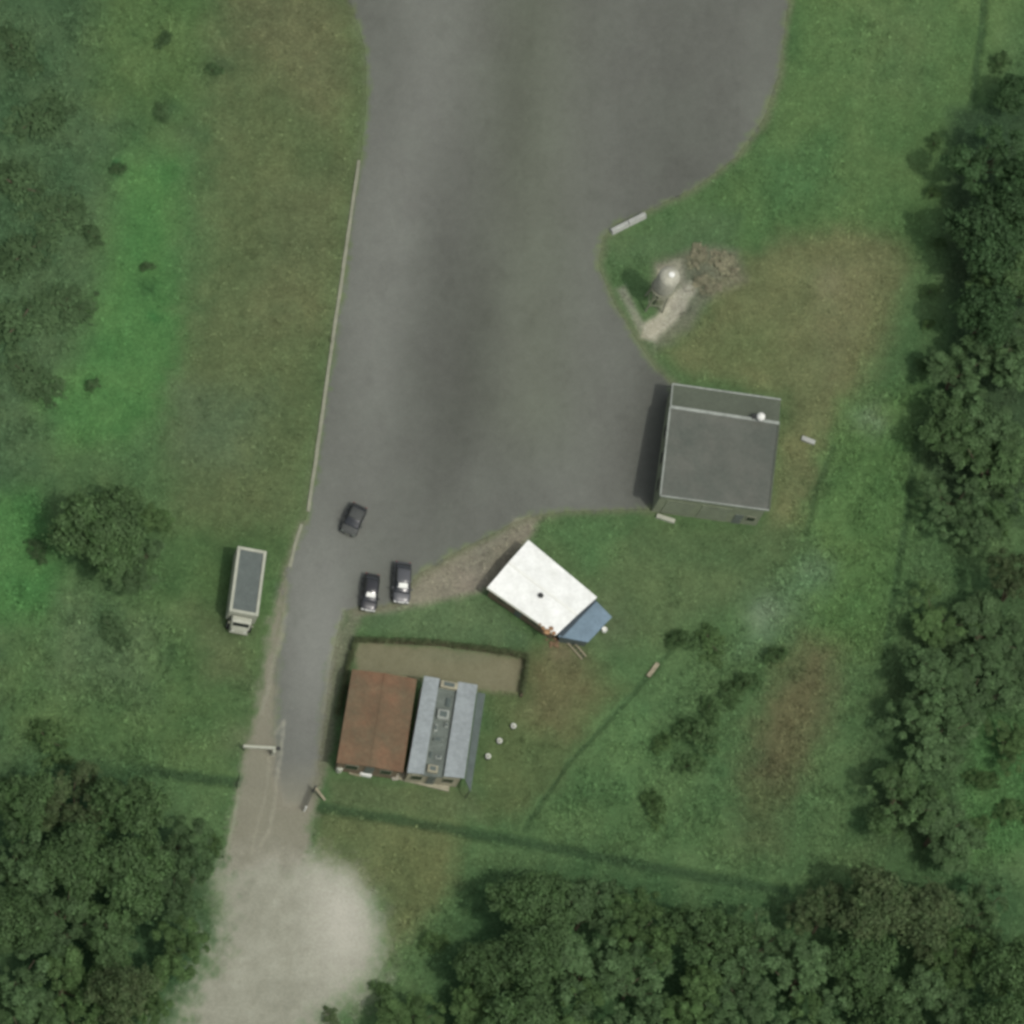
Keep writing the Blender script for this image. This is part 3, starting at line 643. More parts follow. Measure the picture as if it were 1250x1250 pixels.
# hedge round the yard
def hedge(pl, w, h, label):
    pts = [P(x, y, h) for x, y in pl]; pts = [Vector((p.x, p.y, 0)) for p in pts]; blobs = []; mb = MB(); rd = random.Random(3)
    c = sum(pts, Vector())/len(pts)
    for a, b in zip(pts, pts[1:]):
        n = int((b-a).length/.35)
        for k in range(n):
            p = a+(b-a)*(k/n)-c; blobs.append((p.x+rd.uniform(-.08,.08), p.y+rd.uniform(-.08,.08), h*.62+rd.uniform(-.1,.06), w*.5*rd.uniform(.9,1.15), rd.uniform(.75,1.15)))
        mb.bar(a+Vector((0,0,h*.25))-c, b+Vector((0,0,h*.25))-c, w*.35, h*.5)
    me = leaf_mesh('foliage', blobs, 900, .06, MT['leaf_hedge'], 5, 1.1)
    r = thing('hedge', c, label, 'hedge')
    o = bpy.data.objects.new('foliage', me); COL.objects.link(o); o.parent = r
    m2 = bpy.data.meshes.new('branches'); m2.from_pydata(mb.v, [], mb.f); m2.materials.append(MT['bark']); o = bpy.data.objects.new('branches', m2); COL.objects.link(o); o.parent = r
hedge([(413,868),(424,820),(435,778),(480,780),(540,783),(600,791),(645,798),(642,825),(638,847)], .62, .95, 'dark clipped hedge bordering the bare yard behind the rusty roofed house')
# ------------------------------------------------------------------ BUILDINGS
def inset(q, m):
    c = sum((Vector(p) for p in q), Vector())/4; out = []
    n = len(q)
    for i in range(n):
        p = Vector(q[i]); a = (Vector(q[i-1])-p); b = (Vector(q[(i+1) % n])-p); a.z = b.z = 0
        out.append(p+a.normalized()*m+b.normalized()*m)
    return out
def lerp(a, b, t): return Vector(a)+(Vector(b)-Vector(a))*t
def roof_slab(mb, q, th=.12):
    """q: top corners, counter-clockwise from above"""
    mb.prism([Vector(p)-Vector((0,0,th)) for p in q], q)
def gable_roof(mb, q, rise, th=.12):
    """q NW,NE,SE,SW ; ridge joins mid of north edge and mid of south edge"""
    NW, NE, SE, SW = [Vector(p) for p in q]; up = Vector((0,0,rise)); a = lerp(NW,NE,.5)+up; b = lerp(SW,SE,.5)+up; dn = Vector((0,0,-th))
    for A, Bq, Cq, Dq in ((NW, SW, b, a), (a, b, SE, NE)):
        mb.prism([A+dn, Bq+dn, Cq+dn, Dq+dn], [A, Bq, Cq, Dq])
    return a, b
def wall_panel(p0, p1, t0, t1, z0, z1, proud):
    a = lerp(p0, p1, t0); b = lerp(p0, p1, t1); t = (b-a).normalized(); n = Vector((t.y, -t.x, 0)); mb = MB()
    bot = [a+n*proud, a-n*.02, b-n*.02, b+n*proud]
    bot = [Vector((p.x, p.y, z0)) for p in bot]; top = [Vector((p.x, p.y, z1)) for p in bot]; mb.prism(bot, top); return mb
def window(par, p0, p1, t0, t1, z0, z1):
    f = wall_panel(p0, p1, t0, t1, z0, z1, .06).build('window', MT['kerb'], par); L = (Vector(p1)-Vector(p0)).length
    e = .08/L; wall_panel(p0, p1, t0+e, t1-e, z0+.08, z1-.08, .075).build('pane', MT['glass'], f)
def door(par, p0, p1, t0, t1, z1, mat='ledge'):
    f = wall_panel(p0, p1, t0, t1, .02, z1, .06).build('door', MT[mat], par); L = (Vector(p1)-Vector(p0)).length
    wall_panel(p0, p1, t1-.14/L, t1-.08/L, 1.0, 1.12, .11).build('handle', MT['chrome'], f)
def walls_from(q, hs, par, mat):
    """q: ground corners NW,NE,SE,SW ; hs heights"""
    bot = [Vector((p.x, p.y, -.1)) for p in q]; top = [Vector((p.x, p.y, h)) for p, h in zip(q, hs)]
    mb = MB(); mb.prism(bot[::-1], top[::-1]); return mb.build('wall', mat, par)
# --- grey shed
hN, hR, hS = 3.1, 3.65, 4.75
qm = [P(818,497,hR), P(951,517,hR), P(939,622,hS), P(806,604,hS)]
ql = [P(821,469,hN-.15), P(953,488,hN-.15), P(951,515,hR-.35), P(818.5,495.5,hR-.35)]
c = sum(qm, Vector())/4; G = thing('shed', (c.x, c.y, 0), 'large grey flat roofed shed on the right edge of the asphalt apron', 'shed')
mb = MB(); roof_slab(mb, qm[::-1]); mb.build('roof', MT['grey_roof'], G)
mb = MB(); roof_slab(mb, ql[::-1], .1); mb.build('leanto_roof', MT['grey_roof2'], G)
wq = inset(qm, .22); walls_from(wq, [hR-.13, hR-.13, hS-.13, hS-.13], G, MT['grey_wall'])
lq = inset(ql, .2); lq = [lq[0], lq[1], wq[1]+Vector((0,.0,0)), wq[0]]
bot = [Vector((p.x, p.y, -.1)) for p in lq]; MB().prism(bot[::-1], [Vector((p.x,p.y,h)) for p, h in zip(lq, (hN-.27,hN-.27,hR-.5,hR-.5))][::-1]).build('leanto_wall', MT['grey_wall'], G)
mb = MB(); u = Vector((0,0,.05)); mb.bar(qm[0]+u, qm[1]+u, .32, .16); mb.build('ridge_flashing', MT['flash'], G)
mb = MB(); mb.bar(qm[0]+u, qm[3]+u, .16, .12); mb.bar(ql[0]+u, ql[3]+u, .14, .1); mb.build('edge_flashing', MT['flash'], G)
mb = MB(); mb.bar(ql[0]+u, ql[1]+u, .16, .1); mb.build('eave_flashing', MT['flash'], G)
mb = MB(); mb.bar(qm[3]+Vector((0,-.05,-.08)), qm[2]+Vector((0,-.05,-.08)), .14, .14); mb.build('gutter', MT['flash'], G)
mb = MB(); mb.bar(qm[1]+u*.8, qm[2]+u*.8, .14, .1); mb.build('verge_trim', MT['grey_roof2'], G)
SW, SE, NW_ = wq[3], wq[2], wq[0]
for t0, t1 in ((.08,.36),(.42,.7)):
    f = wall_panel(SW, SE, t0, t1, .02, 3.2, .05).build('roller_door', MT['grey_wall'], G)
    L = (SE-SW).length
    for z in (.6,1.2,1.8,2.4,3.0): wall_panel(SW, SE, t0+.1/L, t1-.1/L, z-.03, z+.03, .07).build('rib', MT['ledge'], f)
door(G, SW, SE, .76, .84, 2.1); window(G, SW, SE, .87, .96, 1.1, 2.0)
for t0 in (.1,.4,.7): window(G, NW_, SW, t0, t0+.14, 1.3, 2.3)
v = P(928,510,hR+.4); V = thing('roof_vent', (v.x, v.y, hR), 'white cowled roof vent standing on the pale ridge of the grey shed', 'roof vent')
MB().lathe((v.x, v.y, hR), [(.16,0),(.16,.55)], 12).build('pipe', MT['dark'], V)
MB().lathe((v.x, v.y, hR), [(.38,.55),(.44,.62),(.4,.85),(.2,1.0),(.05,1.04)], 16).build('cowl', MT['white'], V, True)
MB().box((v.x-.55, v.y+.15, hR+.25), (.45,.4,.36), .2, .04).build('vent_shade_box', MT['dark'], V)  # dark box added where the vent's shade falls on the roof
# --- white roofed house
hw = 2.1
q = [P(645,659,hw+.1), P(729,729,hw+.1), P(678,776,hw), P(594,718,hw)]
c = sum(q, Vector())/4; Wt = thing('house', (c.x, c.y, 0), 'small house with a bright white roof turned askew to the apron', 'house')
mb = MB(); NWp, NEp, SEp, SWp = q; r0 = lerp(NWp, SWp, .5)+Vector((0,0,.35)); r1 = lerp(NEp, SEp, .5)+Vector((0,0,.35)); dn = Vector((0,0,-.1))
for A, Bq, Cq, Dq in ((NWp, r0, r1, NEp), (r0, SWp, SEp, r1)): mb.prism([A+dn,Bq+dn,Cq+dn,Dq+dn],[A,Bq,Cq,Dq])
mb.build('roof', MT['white_roof'], Wt)
mb = MB(); mb.bar(r0+Vector((0,0,.02)), r1+Vector((0,0,.02)), .22, .06); mb.build('ridge_cap', MT['white'], Wt)
mb = MB(); mb.bar(SWp+Vector((0,0,.02)), SEp+Vector((0,0,.02)), .14, .1); mb.build('gutter', MT['cream'], Wt)
w4 = inset(q, .35); mb = MB(); bt = [Vector((p.x,p.y,-.1)) for p in w4]; mb.prism(bt[::-1], [Vector((p.x,p.y,hw-.1)) for p in w4][::-1])
g0 = lerp(w4[0], w4[3], .5); g1 = lerp(w4[1], w4[2], .5)
mb.prism([Vector((p.x,p.y,hw-.1)) for p in (w4[3], g0, w4[0])], [Vector((p.x,p.y,z)) for p, z in ((lerp(w4[3],w4[2],.02),hw-.09),(lerp(g0,g1,.02),hw+.2),(lerp(w4[0],w4[1],.02),hw-.09))])
mb.build('wall', MT['brown_wall'], Wt)
window(Wt, w4[3], w4[2], .12, .28, .9, 1.6); window(Wt, w4[3], w4[2], .62, .78, .9, 1.6); door(Wt, w4[3], w4[2], .42, .52, 1.85)
v = P(660,727,hw+.4); MB().lathe((v.x,v.y,hw+.2), [(.2,0),(.2,.25),(.28,.27),(.22,.4),(.02,.45)], 14).build('vent_pipe', MT['dark'], Wt, True)
for k, (x, y, r) in enumerate(((668,771,.26),(673,767,.2),(663,766,.16),(676,773,.18),(659,762,.12))):
    p = P(x, y, hw+.06); MB().lump((p.x,p.y,hw+.05+.0), r*1.3, k, .18).build('rust_flake', MT['grime'], Wt)
ha = 1.6
qa = [P(725,731,ha+.1), P(747,753,ha-.1), P(718,784,ha-.1), P(681,777,ha+.1)]
mb = MB(); roof_slab(mb, qa[::-1], .08); mb.build('porch_roof', MT['annex'], Wt)
aw = inset(qa, .2); MB().prism([Vector((p.x,p.y,-.1)) for p in aw][::-1], [Vector((p.x,p.y,ha-.18)) for p in aw][::-1]).build('porch_wall', MT['leanto'], Wt)
mb = MB(); mb.bar(lerp(qa[0],qa[3],.0)+Vector((0,0,.06)), lerp(qa[0],qa[3],.95)+Vector((0,0,.06)), .7, .05); mb.build('dark_strip', MT['annex_dark'], Wt)  # dark strip where the porch roof meets the white roof
# ladder beside it
a = P(692,779,.15); b = P(713,803,.1); t = (b-a).normalized(); n = Vector((-t.y, t.x, 0)); Ld = thing('ladder', (a.x, a.y, 0), 'pale timber ladder lying in the grass at the corner of the blue porch', 'ladder')
for s in (-1, 1): MB().bar(a+n*.26*s, b+n*.26*s, .13, .1).build('rail', MT['wood'], Ld)
for k in range(7): p = lerp(a, b, .06+k*.147); MB().bar(p-n*.2, p+n*.2, .07, .06).build('rung', MT['dark'], Ld)
p = P(737,770); MB().lathe((p.x,p.y,0), [(.2,0),(.26,.05),(.28,.42),(.24,.44),(.22,.3)], 14).thing('bucket', MT['white'], 'small white bucket on the grass right of the blue porch', 'bucket', smooth=True)
mb = MB()
for k in range(9): p = P(672+random.uniform(-8,12), 784+random.uniform(-4,7)); mb.lump((p.x,p.y,.1), random.uniform(.12,.3), k, .6)
mb.thing('rubble_heap', MT['debris'], 'low heap of brown rubble at the lower corner of the white roofed house', 'rubble heap')
# --- rusty roofed house
hb = 2.7
q = [P(430,817,hb), P(509,829,hb), P(492,943,hb), P(411,931,hb)]
c = sum(q, Vector())/4; Bh = thing('house', (c.x, c.y, 0), 'house with a rusty reddish brown metal roof beside the narrow road', 'house')
mb = MB(); ra, rb = gable_roof(mb, q, .3); mb.build('roof', MT['brown_roof'], Bh)
mb = MB(); mb.bar(ra+Vector((0,0,.02)), rb+Vector((0,0,.0)), .2, .04); mb.build('ridge_cap', MT['brown_roof'], Bh)
w4 = inset(q, .3); walls_from(w4, [hb-.12]*4, Bh, MT['brown_wall'])
for a, b, nm in ((w4[3], w4[2], 1), (w4[1], w4[0], 1)):
    m_ = lerp(a, b, .5); t = (b-a).normalized(); n = Vector((t.y,-t.x,0)); mb = MB()
    tri = [Vector((a.x,a.y,hb-.14)), Vector((b.x,b.y,hb-.14)), Vector((m_.x,m_.y,hb+.14))]
    mb.prism([p-n*.15 for p in tri], [p-n*.005 for p in tri]); mb.build('gable', MT['brown_wall'], Bh)
door(Bh, w4[3], w4[2], .45, .6, 2.05); window(Bh, w4[3], w4[2], .12, .34, 1.0, 1.95); window(Bh, w4[3], w4[2], .7, .9, 1.0, 1.95)
for t0 in (.12,.42,.72): window(Bh, w4[0], w4[3], t0, t0+.13, 1.0, 1.95)
# --- pale blue house
hp = 3.1
q = [P(518,825,hp), P(583,836,hp), P(567,950,hp), P(497,943,hp)]
c = sum(q, Vector())/4; Bl = thing('house', (c.x, c.y, 0), 'house with a pale blue sheet roof split by a dark middle strip', 'house')
def bi(u, v, z=0): return lerp(lerp(q[0], q[1], u), lerp(q[3], q[2], u), v)+Vector((0,0,z))
for u0, u1, z in ((0,.29,0),(.64,1,0)):
    mb = MB(); roof_slab(mb, [bi(u0,0), bi(u0,1), bi(u1,1), bi(u1,0)], .1); mb.build('roof', MT['blue_roof'], Bl)
mb = MB(); roof_slab(mb, [bi(.29,0,-.35), bi(.29,1,-.35), bi(.64,1,-.35), bi(.64,0,-.35)], .1); mb.build('valley', MT['blue_dark'], Bl)
w4 = inset(q, .25); walls_from(w4, [hp-.5]*4, Bl, MT['tan_wall'])
for u0, u1 in ((.03,.288),(.642,.97)):
    pts = [bi(u0,.03,-.52), bi(u1,.03,-.52), bi(u1,.97,-.52), bi(u0,.97,-.52)]
    mb = MB(); mb.prism(pts[::-1], [p+Vector((0,0,.41)) for p in pts][::-1]); mb.build('parapet', MT['tan_wall'], Bl)
mb = MB(); rs = random.Random(5)
for (u, v, sx, sy, sz, m, nm) in ((.48,.05,1.7,.7,.45,'tan_wall','skylight'),(.46,.36,1.15,1.0,.4,'flash','cooling_unit'),(.44,.62,.9,.5,.2,'blue_dark','hatch_or_highlight'),(.43,.93,1.0,.75,.35,'tan_wall','cooling_unit'),(.52,.22,.5,.9,.15,'leanto','duct'),(.37,.5,.35,.8,.18,'flash','duct'),(.5,.8,.6,.35,.2,'flash','duct'),(.36,.78,.3,.6,.12,'leanto','duct'),(.55,.46,.3,.5,.22,'flash','duct')):
    p = bi(u, v, -.35+sz/2); o = MB().box(tuple(p), (sx,sy,sz), -.12, .06).build(nm, MT[m], Bl)
    MB().box((p.x, p.y, p.z+sz/2+.02), (sx*.6,sy*.55,.05), -.12).build('grille_or_glint', MT['leanto'], o)
a0, a1 = bi(1.02,.03), bi(1.02,1.02); b0_, b1_ = bi(1.17,.05), bi(1.13,1.06)
def zz(p, z): return Vector((p.x, p.y, z))
Le = [zz(P(583,845,2.2),2.2), zz(P(593,846,2.2),2.0), zz(P(575,966,2.2),2.0), zz(P(568,952,2.2),2.2)]
mb = MB(); roof_slab(mb, Le[::-1], .08); mb.build('leanto_roof', MT['leanto'], Bl)
for i in (1, 2): p = Le[i]; MB().tube([(p.x-.1,p.y+(.12 if i==2 else -.12),-.05),(p.x-.1,p.y+(.12 if i==2 else -.12),1.92)], .05, 6).build('post', MT['dark'], Bl)
door(Bl, w4[3], w4[2], .4, .55, 2.05); window(Bl, w4[3], w4[2], .08, .3, 1.0, 2.0); window(Bl, w4[3], w4[2], .68, .9, 1.0, 2.0)
p0 = P(482,950,.2); p1 = P(548,966,.2)
mb = MB(); t = (p1-p0).normalized(); mb.prism(*[[zz(x, z) for x in (p0, p1, p1+Vector((.1,.9,0)), p0+Vector((.1,.9,0)))] for z in (0, .18)]); mb.build('step', MT['tan_wall'], Bl)
# small things by the houses
p = P(447,943,.5); MB().box((p.x,p.y,.27), (1.15,.55,.5), -.15, .06).thing('chest', MT['white'], 'bright white chest against the lower wall of the rusty roofed house', 'chest')
p = P(414,939,.4); MB().lathe((p.x,p.y,0), [(.3,0),(.34,.1),(.34,.8),(.3,.86),(.1,.9)], 14).thing('barrel', MT['cream'], 'pale barrel at the lower left corner of the rusty roofed house', 'barrel', smooth=True)
p = P(482,948,.3); MB().lump((p.x,p.y,.25), .42, 3).thing('boulder', MT['rock'], 'pale boulder between the rusty roofed and pale blue houses', 'boulder')
p = P(437,946); MB().bar((p.x-.9,p.y+.1,.08),(p.x+.3,p.y-.1,.08), .18, .08).thing('fallen_plank', MT['wood'], 'grey plank lying left of the white chest', 'plank')
for (x, y, lab) in ((627,886,'white pot nearest the top of three in the grass right of the pale blue house'),(610,904,'middle white pot of three in the grass right of the pale blue house'),(596,923,'lowest white pot of three in the grass right of the pale blue house')):
    p = P(x, y, .4); r = thing('plant_pot', (p.x,p.y,0), lab, 'plant pot', 'white pots in the grass')
    MB().lathe((p.x,p.y,0), [(.17,0),(.25,.38),(.27,.41),(.23,.42),(.2,.34)], 14).build('pot', MT['white'], r, True)
    MB().lump((p.x,p.y,.42), .17, int(x), .8).build('flower', MT['cream'], r)
    if True: MB().box((p.x-.02,p.y,.03),(.45,.45,.04),.3,.02).build('saucer', MT['dark'], r)
# planks and slabs
def plank(x0, y0, x1, y1, w, h, mat, name, lab, cat, lift=.02):
    a = P(x0, y0, h); b = P(x1, y1, h); a.z = b.z = h/2+lift; MB().bar(a, b, w, h).thing(name, MT[mat], lab, cat)
plank(791,826,803,810,.42,.12,'wood','plank','pale timber plank lying by the diagonal ditch below the round dark bush','plank',.12)
plank(802,629,824,636,.42,.3,'cream','bench_slab','white concrete slab at the lower left corner of the grey shed','concrete slab')
plank(979,534,995,540,.45,.3,'white_conc','concrete_block','pale concrete block in dry grass right of the grey shed','concrete block')
a = P(745,284); b = P(787,263); t = (b-a).normalized(); n = Vector((-t.y,t.x,0)); Br = thing('concrete_barrier', tuple(lerp(a,b,.5)), 'pale concrete barrier in two sections on the apron corner above the water tank', 'barrier')
for k in (0, 1):
    p, e = lerp(a,b,.01+k*.5), lerp(a,b,.49+k*.5); mb = MB()
    for zz0, zz1, w0, w1 in ((0,.12,.7,.7),(.12,.5,.6,.36)):
        mb.prism([p-n*w0/2+Vector((0,0,zz0)), e-n*w0/2+Vector((0,0,zz0)), e+n*w0/2+Vector((0,0,zz0)), p+n*w0/2+Vector((0,0,zz0))],
                 [p-n*w1/2+Vector((0,0,zz1)), e-n*w1/2+Vector((0,0,zz1)), e+n*w1/2+Vector((0,0,zz1)), p+n*w1/2+Vector((0,0,zz1))])
    mb.build('section', MT['white_conc'], Br)
# boom gate
z = 1.0; a = P(297,911,z); b = P(333,913,z); Bg = thing('boom_gate', (b.x, b.y, 0), 'white boom gate lowered across the dirt track', 'gate')
MB().bar(a, b+Vector((.25,0,0)), .26, .18).build('arm', MT['cream'], Bg)
MB().box((b.x+.15,b.y-.3,.5),(.3,.3,1.0),0,.04).build('post', MT['cream'], Bg)
MB().tube([(a.x+.2,a.y,-.05),(a.x+.2,a.y,.92)], .06, 8).build('rest_post', MT['dark'], Bg)
MB().box((b.x+.55,b.y,1.0),(.35,.3,.3),0,.04).build('counterweight', MT['dark'], Bg)
# broken field gate
a = P(371,990); b = P(382,966); c2 = P(396,978); Fg = thing('field_gate', (b.x,b.y,0), 'dark metal field gate hanging open at the head of the long ditch', 'gate')
MB().tube([(a.x,a.y,-.05),(a.x,a.y,1.2)], .09, 8).build('post', MT['white'], Fg); MB().tube([(b.x,b.y,-.05),(b.x,b.y,1.4)], .1, 8).build('post', MT['dark'], Fg)
mb = MB()
for z in (.25,.5,.75,1.0,1.2): mb.bar((a.x,a.y,z),(b.x,b.y,z), .05)
for t in (.02,.35,.68,.98): p = lerp(a,b,t); mb.bar((p.x,p.y,.2),(p.x,p.y,1.22), .05)
mb.build('gate_leaf', MT['dark'], Fg)
mb = MB(); mb.bar((b.x,b.y,1.1),(c2.x,c2.y,.3), .22, .08); mb.build('brace_board', MT['wood'], Fg)
# ------------------------------------------------------------------ water tank on a stand
hT = 7.4; p = P(819,334,hT); tx, ty = p.x, p.y
Tk = thing('water_tank', (tx, ty, 0), 'pale cylindrical water tank on tall steel legs beside the apron', 'water tank')
MB().lathe((tx,ty,0), [(.1,4.1),(1.0,4.15),(1.08,4.4),(1.08,6.7),(1.0,6.95),(.65,7.2),(.25,7.35),(.05,7.4)], 28).build('tank', MT['tank'], Tk, True)
MB().lathe((tx+.1,ty-.1,0), [(.3,7.25),(.3,7.42),(.05,7.46)], 16).build('hatch_or_highlight', MT['white'], Tk)  # white cap standing in for the bright highlight on the tank top
MB().lathe((tx,ty,0), [(1.2,4.0),(1.2,4.12)], 20).build('platform', MT['kerb'], Tk)
for sx, sy in ((-1,-1),(1,-1),(1,1),(-1,1)): MB().tube([(tx+sx*.85,ty+sy*.85,-.1),(tx+sx*.62,ty+sy*.62,4.02)], .09, 8).build('leg', MT['kerb'], Tk)
mb = MB()
for z, k in ((1.3,.78),(2.7,.7)):
    cs = [(tx+sx*k,ty+sy*k,z) for sx, sy in ((-1,-1),(1,-1),(1,1),(-1,1))]
    for i in range(4): mb.bar(cs[i], cs[(i+1) % 4], .07)
mb.build('brace', MT['kerb'], Tk); MB().tube([(tx,ty,-.1),(tx,ty,4.1)], .08, 8).build('riser_pipe', MT['dark'], Tk)
# ------------------------------------------------------------------ vehicles
def loft(secs, n=None):
    mb = MB(); rings = []
    for x, pts in secs:
        rings.append(len(mb.v)); mb.v += [(x, y, z) for y, z in pts]
    k = len(secs[0][1])
    for A, B in zip(rings, rings[1:]):
        for j in range(k): mb.f.append((A+j, B+j, B+(j+1) % k, A+(j+1) % k))
    mb.f.append(tuple(range(rings[0], rings[0]+k))); mb.f.append(tuple(range(rings[-1]+k-1, rings[-1]-1, -1))); return mb
def sec(hw, z0, z1, shoulder=.85):
    h = z1-z0
    return [(-hw*.92,z0),(-hw,z0+h*.25),(-hw,z0+h*.6),(-hw*.97,z0+h*.85),(-hw*shoulder,z1-h*.03),(-hw*.45,z1+.01),(0,z1+.02),(hw*.45,z1+.01),(hw*shoulder,z1-h*.03),(hw*.97,z0+h*.85),(hw,z0+h*.6),(hw,z0+h*.25),(hw*.92,z0)]
def wheel(par, x, y, r=.32, w=.2):
    s = 1 if y > 0 else -1; t = MB()
    ring = [(r*.62,-w/2),(r*.95,-w/2),(r,-w*.3),(r,w*.3),(r*.95,w/2),(r*.62,w/2)]
    for rr, yy in ring: pass
    def lat(mb, prof, n=20):
        R_ = []
        for rr, yy in prof:
            R_.append(len(mb.v))
            for j in range(n): q = 2*math.pi*j/n; mb.v.append((x+rr*math.cos(q), y+yy, r+rr*math.sin(q)))
        for A, B in zip(R_, R_[1:]):
            for j in range(n): mb.f.append((A+j, A+(j+1) % n, B+(j+1) % n, B+j))
        mb.f.append(tuple(range(R_[0]+n-1, R_[0]-1, -1))); mb.f.append(tuple(range(R_[-1], R_[-1]+n)))
    wm = MB(); lat(wm, ring)
    tyre = wm.build('wheel', MT['rubber'], None); rm = MB(); lat(rm, [(r*.6, s*w*.3), (r*.58, s*w*.52), (r*.15, s*w*.56)]); rim = rm.build('rim', MT['chrome'], None)
    rim.parent = tyre; tyre.parent = par
def car(px, py, ang, paint, label, L=4.25, Wd=1.72, glossy=True, z=.02):
    """front towards local +x"""
    p = P(px, py, .7); root = thing('parked_car', (p.x, p.y, z), label, 'car', 'cars on the apron', ang)
    f = L/4.25; hw = Wd/2
    def add(mb, name, mat, par=root, smooth=False):
        o = mb.build(name, MT[mat], None, smooth); o.parent = par; return o
    body = loft([(x*f, sec(w*hw, z0, z1)) for x, w, z0, z1 in ((-2.12,.8,.4,.72),(-2.05,.9,.3,.86),(-1.8,.97,.24,.92),(-1.2,1,.2,.93),(0,1,.2,.92),(.9,1,.2,.92),(1.3,.99,.22,.88),(1.75,.95,.25,.79),(2.02,.86,.3,.68),(2.12,.76,.38,.58))])
    b = add(body, 'body', paint, smooth=True)
    cab = loft([(x*f, [(-hw*w1,.86),(-hw*w2,zt-.06),(-hw*w2*.8,zt),(0,zt+.03),(hw*w2*.8,zt),(hw*w2,zt-.06),(hw*w1,.86)]) for x, w1, w2, zt in
         ((-1.85,.88,.84,.94),(-1.6,.88,.8,1.12),(-1.15,.9,.76,1.36),(-.6,.92,.75,1.43),(0,.92,.75,1.43),(.25,.92,.76,1.38),(.62,.92,.8,1.2),(1.0,.9,.84,1.0),(1.2,.88,.84,.93))])
    add(cab, 'windows', 'glass', smooth=True)
    rf = loft([(x*f, [(-hw*w,zt-.05),(-hw*w*.85,zt+.015),(0,zt+.045),(hw*w*.85,zt+.015),(hw*w,zt-.05),(0,zt-.03)]) for x, w, zt in ((-1.2,.74,1.35),(-.9,.77,1.42),(-.3,.78,1.445),(.1,.78,1.43),(.3,.76,1.38))])
    add(rf, 'roof', paint, smooth=True)
    for sx in (-1.3, 1.32):
        for s in (-1, 1): wheel(root, sx*f, s*(hw-.08), .32)
    for s in (-1, 1):
        add(MB().box((1.98*f, s*hw*.66, .62), (.2,.3,.12), 0, .03), 'headlight', 'lamp' if paint != 'dull_paint' else 'ledge')
        add(MB().box((-2.06*f, s*hw*.72, .74), (.12,.26,.14), 0, .03), 'taillight', 'taillamp')
        add(MB().box((.75*f, s*(hw+.08), .96), (.14,.2,.13), 0, .03), 'mirror', paint)
        for x0 in (-.15, .8): add(MB().box((x0*f-.05, s*(hw+.005), .78), (.16,.03,.03)), 'door_handle', 'chrome')
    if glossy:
        add(MB().prism([(.36*f,-.42,1.385),(.78*f,-.46,1.17),(.78*f,.46,1.17),(.36*f,.42,1.385)],[(.36*f,-.42,1.41),(.78*f,-.46,1.2),(.78*f,.46,1.2),(.36*f,.42,1.41)]), 'windscreen_glint', 'white')  # white panel added as the sun's glint on the windscreen
        add(MB().box((2.0*f,0,.66),(.22,.7,.05),0,.02), 'grille_or_glint', 'white')  # white bar added as the sun's glint at the bonnet front
    add(MB().box((2.1*f,0,.42),(.04,.5,.12)), 'number_plate', 'cream')
    return root
south = -math.pi/2
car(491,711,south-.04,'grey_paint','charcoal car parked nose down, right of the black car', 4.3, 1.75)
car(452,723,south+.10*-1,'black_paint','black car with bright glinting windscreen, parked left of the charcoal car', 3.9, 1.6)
car(432,634,south-.38,'dull_paint','dull dark small car standing alone on the apron above the two parked cars', 3.3, 1.75, False)
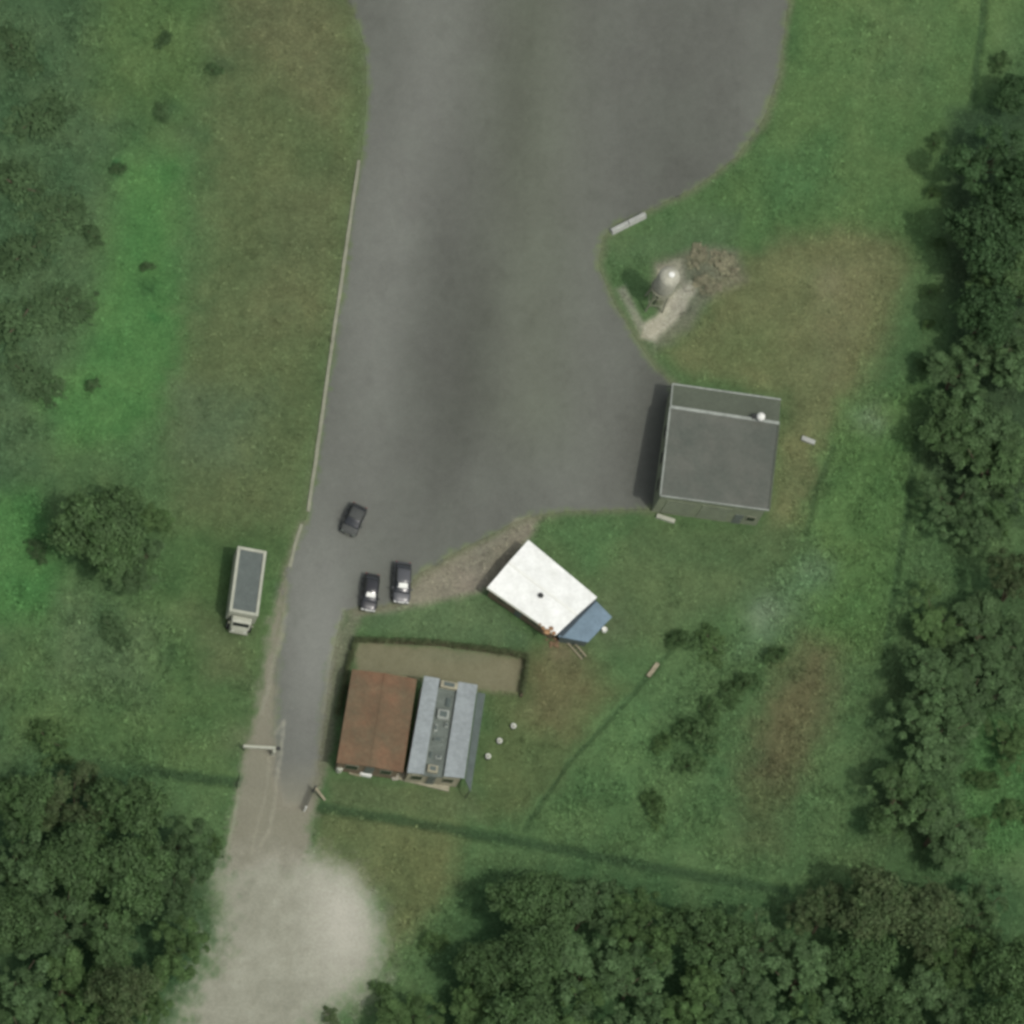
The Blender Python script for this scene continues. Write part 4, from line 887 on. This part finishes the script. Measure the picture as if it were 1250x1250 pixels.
# truck
hTk = 2.75
q = [P(290,668,hTk), P(326,671,hTk), P(317,750,hTk), P(278,748,hTk)]
c = sum(q, Vector())/4; fwd = ((q[3]+q[2])/2-(q[0]+q[1])/2); fwd.z = 0; Lb = fwd.length; ang = math.atan2(fwd.y, fwd.x); Wb = abs((q[1]-q[0]).cross(fwd.normalized()).z)
Tr = thing('box_truck', (c.x, c.y, 0.0), 'pale truck with a white rimmed box under a grey tarpaulin, parked on the grass', 'truck', None, ang)
Tr.scale = (1, 1, 1.17)
def ta(mb, name, mat, par=None, smooth=False):
    o = mb.build(name, MT[mat], None, smooth); o.parent = par or Tr; return o
ta(MB().box((0,0,1.4),(Lb-.04,Wb-.04,1.7),0,.05), 'cargo_box', 'cream')
mb = MB(); r = .3
for x, y, sx, sy in ((0, Wb/2-r/2, Lb, r),(0,-Wb/2+r/2,Lb,r)): mb.box((x,y,2.32),(sx,sy,.12),0,.03)
for s in (-1,1): mb.box((s*(Lb/2-r/2),0,2.318),(r,Wb-2*r-.004,.116),0,.03)
ta(mb, 'rim', 'cream')
ta(MB().box((0,0,2.27),(Lb-2*r-.02,Wb-2*r-.02,.06)), 'tarpaulin', 'tarp')
ta(MB().box((.5,0,.48),(Lb+.9,.9,.16)), 'chassis', 'dark')
cb = loft([(Lb/2+x, [(-w,.55),(-w,1.1),(-w*.97,zt-.1),(-w*.85,zt),(w*.85,zt),(w*.97,zt-.1),(w,1.1),(w,.55)]) for x, w, zt in ((.1,1.0,1.8),(.5,1.0,1.82),(.7,.98,1.74),(.92,.92,1.4),(1.1,.84,1.12),(1.2,.8,.95))])
cabo = ta(cb, 'cab', 'cream')
ta(MB().prism([(Lb/2+.72,-.8,1.69),(Lb/2+.9,-.78,1.4),(Lb/2+.9,.78,1.4),(Lb/2+.72,.8,1.69)],[(Lb/2+.75,-.8,1.73),(Lb/2+.94,-.78,1.43),(Lb/2+.94,.78,1.43),(Lb/2+.75,.8,1.73)]), 'windscreen', 'glass', cabo)
for s in (-1,1):
    ta(MB().box((Lb/2+.4,s*.99,1.42),(.45,.04,.4)), 'side_window', 'glass', cabo)
    ta(MB().box((Lb/2+.65,s*1.12,1.3),(.12,.24,.3),0,.03), 'mirror', 'kerb')
    ta(MB().box((Lb/2+1.18,s*.6,.85),(.08,.28,.18)), 'headlight', 'lamp')
    ta(MB().box((-Lb/2-.01,s*1.1,.75),(.06,.3,.18)), 'taillight', 'taillamp')
    for x in (-Lb/2+1.1, -Lb/2+2.1, Lb/2+.45): wheel(Tr, x, s*(min(Wb/2,1.2)-.15), .42, .26)
ta(MB().box((Lb/2+1.22,0,.62),(.12,1.8,.2),0,.03), 'bumper', 'cream')
